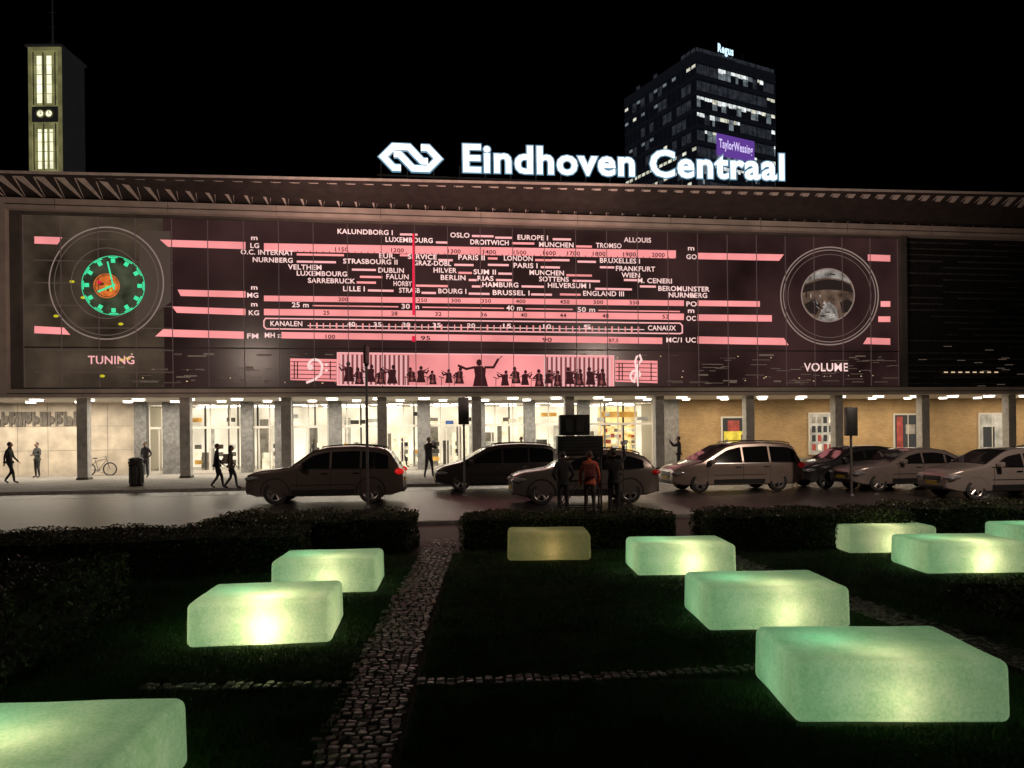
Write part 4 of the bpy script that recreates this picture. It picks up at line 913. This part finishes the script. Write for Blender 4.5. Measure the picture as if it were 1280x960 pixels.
person((-11.35,28.9,Zp),R(-70),1.72,(.015,.015,.015),(.02,.02,.025),pose='walk',legs='walk')
person((-10.75,28.7,Zp),R(-60),1.66,(.10,.08,.07),(.03,.03,.04),pose='walk',legs='walk',longhair=True,bag=(.25,.2,.18))
person((-3.85,34.7,Zp),R(215),1.84,(.03,.03,.035),(.025,.025,.03),pose='photo',legs='wide')
person((8.2,37,Zp),R(90),1.75,(.03,.03,.035),(.03,.03,.03),pose='photo')
person((1.28,19.1,.004),R(8),1.66,(.014,.014,.015),(.012,.012,.014),pose='pocket')
person((1.98,19.3,.004),R(-5),1.66,(.50,.10,.05),(.06,.045,.04),pose='stand',bag=(.16,.03,.025),hair=(.07,.03,.02))
person((2.60,19.3,.004),R(-8),1.70,(.014,.014,.016),(.013,.013,.016),pose='high')
for (s,y,yw) in((12.5,9,30),(17.8,8,-60),(22.3,10,180),(25,7.5,90),(28.5,9,0)):
    p=SW(s,y,.13); person(p,R(yw),1.75,(.05,.05,.06),(.03,.03,.04),pose='walk',legs='walk')

# ------------------------------------------------------------------ STREET FURNITURE
pm_=mk('galvanised_pole',(.12,.115,.11),.5,.5,ns=6,na=.2); blk=mk('black_metal',(.015,.015,.015),.45,ns=5,na=.3)
def pole(name,x,y,top,parts):
    e=empty(name,(x,y,.004)); m=MB(); m.cyl((0,0,0),(0,0,top),.042,.038,pm_,12); m.cyl((0,0,0),(0,0,.06),.09,.07,pm_,12); m.sph((0,0,top),(.042,.042,.03),pm_,10,6)
    parts(m,top); m.obj('pole_and_head',e,40)
def p1(m,t): m.box(-.035,.035,-.30,.30,t-.55,t-.02,blk,b=.01); m.box(-.05,.05,-.05,.05,t-.62,t-.5,blk)
pole('traffic_sign',-4.24,22.0,4.75,p1)
def p2_(m,t):
    m.box(-.18,.18,-.12,.12,t-.92,t,blk,b=.03)
    for i in range(3):
        z=t-.16-.3*i; m.lathe((0,.12,z),(0,1,0),[(0,.11),(.12,.12),(.12,.105),(0,.10)],blk,14); m.cyl((0,.12,z),(0,.13,z),.1,.1,pm_,14)
pole('traffic_light',-1.65,25.8,3.37,p2_)
pole('traffic_light',10.95,24.3,2.85,p2_)
# projector stack on stand
e=empty('projector_cabinet_stand',(1.85,20.7,.004)); m=MB()
m.box(-.62,.62,-.35,.35,1.50,2.04,blk,b=.03); m.box(-.55,.26,-.32,.30,2.06,2.62,blk,b=.03)
for x in(-.55,.55):
    for y in(-.3,.3): m.cyl((x,y,0),(x,y,1.5),.03,.03,blk,8)
for z in(.1,.8,1.4):
    for y in(-.3,.3): m.cyl((-.55,y,z),(.55,y,z),.02,.02,blk,6)
    for x in(-.55,.55): m.cyl((x,-.3,z),(x,.3,z),.02,.02,blk,6)
for y in(-.3,.3): m.cyl((-.55,y,.1),(.55,y,1.4),.015,.015,blk,6)
dkm=mk('cabinet_grille',(.03,.03,.03),.5)
for x in(-.3,.0): m.box(x-.1,x+.1,-.335,-.321,2.15,2.5,dkm); 
for k in range(5): m.box(-.5,.5,-.358,-.351,1.58+k*.09,1.61+k*.09,dkm)
lens=mk('projector_lens',(.1,.05,.05),.1,em=(1,.5,.5),es=2.,sample=False); m.cyl((-.15,.30,2.35),(-.15,.42,2.35),.1,.12,blk,16); m.cyl((-.15,.42,2.35),(-.15,.425,2.35),.09,.09,lens,16)
m.obj('cabinets_and_frame',e,35)
for i,(s,z,pw,sz) in enumerate(((5,15.0,6000,58),(20,17.0,11000,60),(37,15.5,6500,56))):
    L=bpy.data.lights.new('projector_beam','SPOT'); L.energy=pw; L.color=(1,.58,.50) if i==1 else (1,.68,.58); L.spot_size=R(sz); L.spot_blend=.7; L.shadow_soft_size=.08
    o=bpy.data.objects.new('projector_beam_%d'%i,L); scene.collection.objects.link(o); o.parent=e; p=Vector((-.15,.55,2.4)); o.location=p
    tgt=SW(s,0,z); d=tgt-(p+Vector((1.85,20.7,0))); o.rotation_euler=d.to_track_quat('-Z','Y').to_euler()
# litter bin
e=empty('litter_bin',(-15.5,31,Zp)); m=MB(); m.lathe((0,0,0),(0,0,1),[(0,.0),(0,.27),(.06,.28),(.08,.26),(.82,.28),(.84,.30),(.90,.30),(.92,.26),(1.05,.26),(1.07,.30),(1.13,.29),(1.18,.18),(1.2,0)],blk,24)
m.box(-.2,.2,-.285,-.25,.93,1.03,soff_d); 
for k in range(12):
    a=2*math.pi*k/12; m.box(-.012,.012,.262,.285,.1,.8,pm_,Matrix.Rotation(a,4,'Z'))
m.obj('bin_body',e,40)
# bicycle
p=SW(1.9,4.6,Zp); e=empty('bicycle',p,ANG); m=MB()
for x in(-.53,.53):
    m.torus((x,0,.34),.32,.02,(0,1,0),tyre,32,6); m.torus((x,0,.34),.295,.01,(0,1,0),rim,32,5); m.cyl((x,-.04,.34),(x,.04,.34),.025,.025,rim,8)
    for k in range(12): a=2*math.pi*k/12; m.cyl((x,0,.34),(x+.3*math.cos(a),0,.34+.3*math.sin(a)),.002,.002,rim,3)
bl=mk('bicycle_frame',(.08,.08,.09),.3,.3); 
for a,c in(((-.05,.28),(-.20,.85)),((-.05,.28),(.36,.82)),((-.17,.75),(.35,.88)),((-.05,.28),(-.53,.34)),((-.17,.75),(-.53,.34)),((.33,.98),(.53,.34))): m.cyl((a[0],0,a[1]),(c[0],0,c[1]),.017,.016,bl,8)
m.sph((-.21,0,.92),(.14,.07,.035),blackp,10,6); m.cyl((.31,-.28,1.02),(.31,.28,1.02),.012,.012,rim,8); m.cyl((.33,0,.95),(.31,0,1.03),.014,.014,rim,8)
m.cyl((-.05,-.08,.28),(-.05,.08,.28),.07,.07,rim,14); m.cyl((-.05,.08,.28),(.08,.10,.18),.01,.01,rim,6); m.box(-.05+.08,.2,.08,.16,.16,.18,blackp)
for x in(-.53,.53): m.torus((x,0,.34),.355,.012,(0,1,0),bl,20,4)
m.box(-.72,-.34,-.07,.07,.74,.76,rim); m.obj('frame_and_wheels',e,40)
# street lamps at the roadside (light the parked cars)
def street_lamp(x,y,armx,tgt,en):
    e=empty('street_lamp',(x,y,.0)); m=MB(); m.cyl((0,0,0),(0,0,8),.09,.05,pm_,14); m.cyl((0,0,8),(armx,.0,8.3),.04,.035,pm_,10); m.box(armx-.35,armx+.35,-.14,.14,8.24,8.36,pm_,b=.03)
    gw=mk('lamp_lens',(.8,.8,.7),.4,em=(1,.85,.65),es=8,sample=False); m.box(armx-.28,armx+.28,-.10,.10,8.225,8.238,gw); m.obj('mast_and_head',e,40)
    L=bpy.data.lights.new('street_light','SPOT'); L.energy=en; L.color=(1,.77,.62); L.spot_size=R(150); L.spot_blend=.8; L.shadow_soft_size=.2
    o=bpy.data.objects.new('bulb',L); scene.collection.objects.link(o); o.parent=e; o.location=(armx,0,8.15); d=Vector(tgt)-Vector((x+armx,y,8.15)); o.rotation_euler=d.to_track_quat('-Z','Y').to_euler()
street_lamp(14.8,16.0,-.8,(7,29,1),3300); street_lamp(-14.2,14.0,.8,(-6,29,1),1700)
print('done')
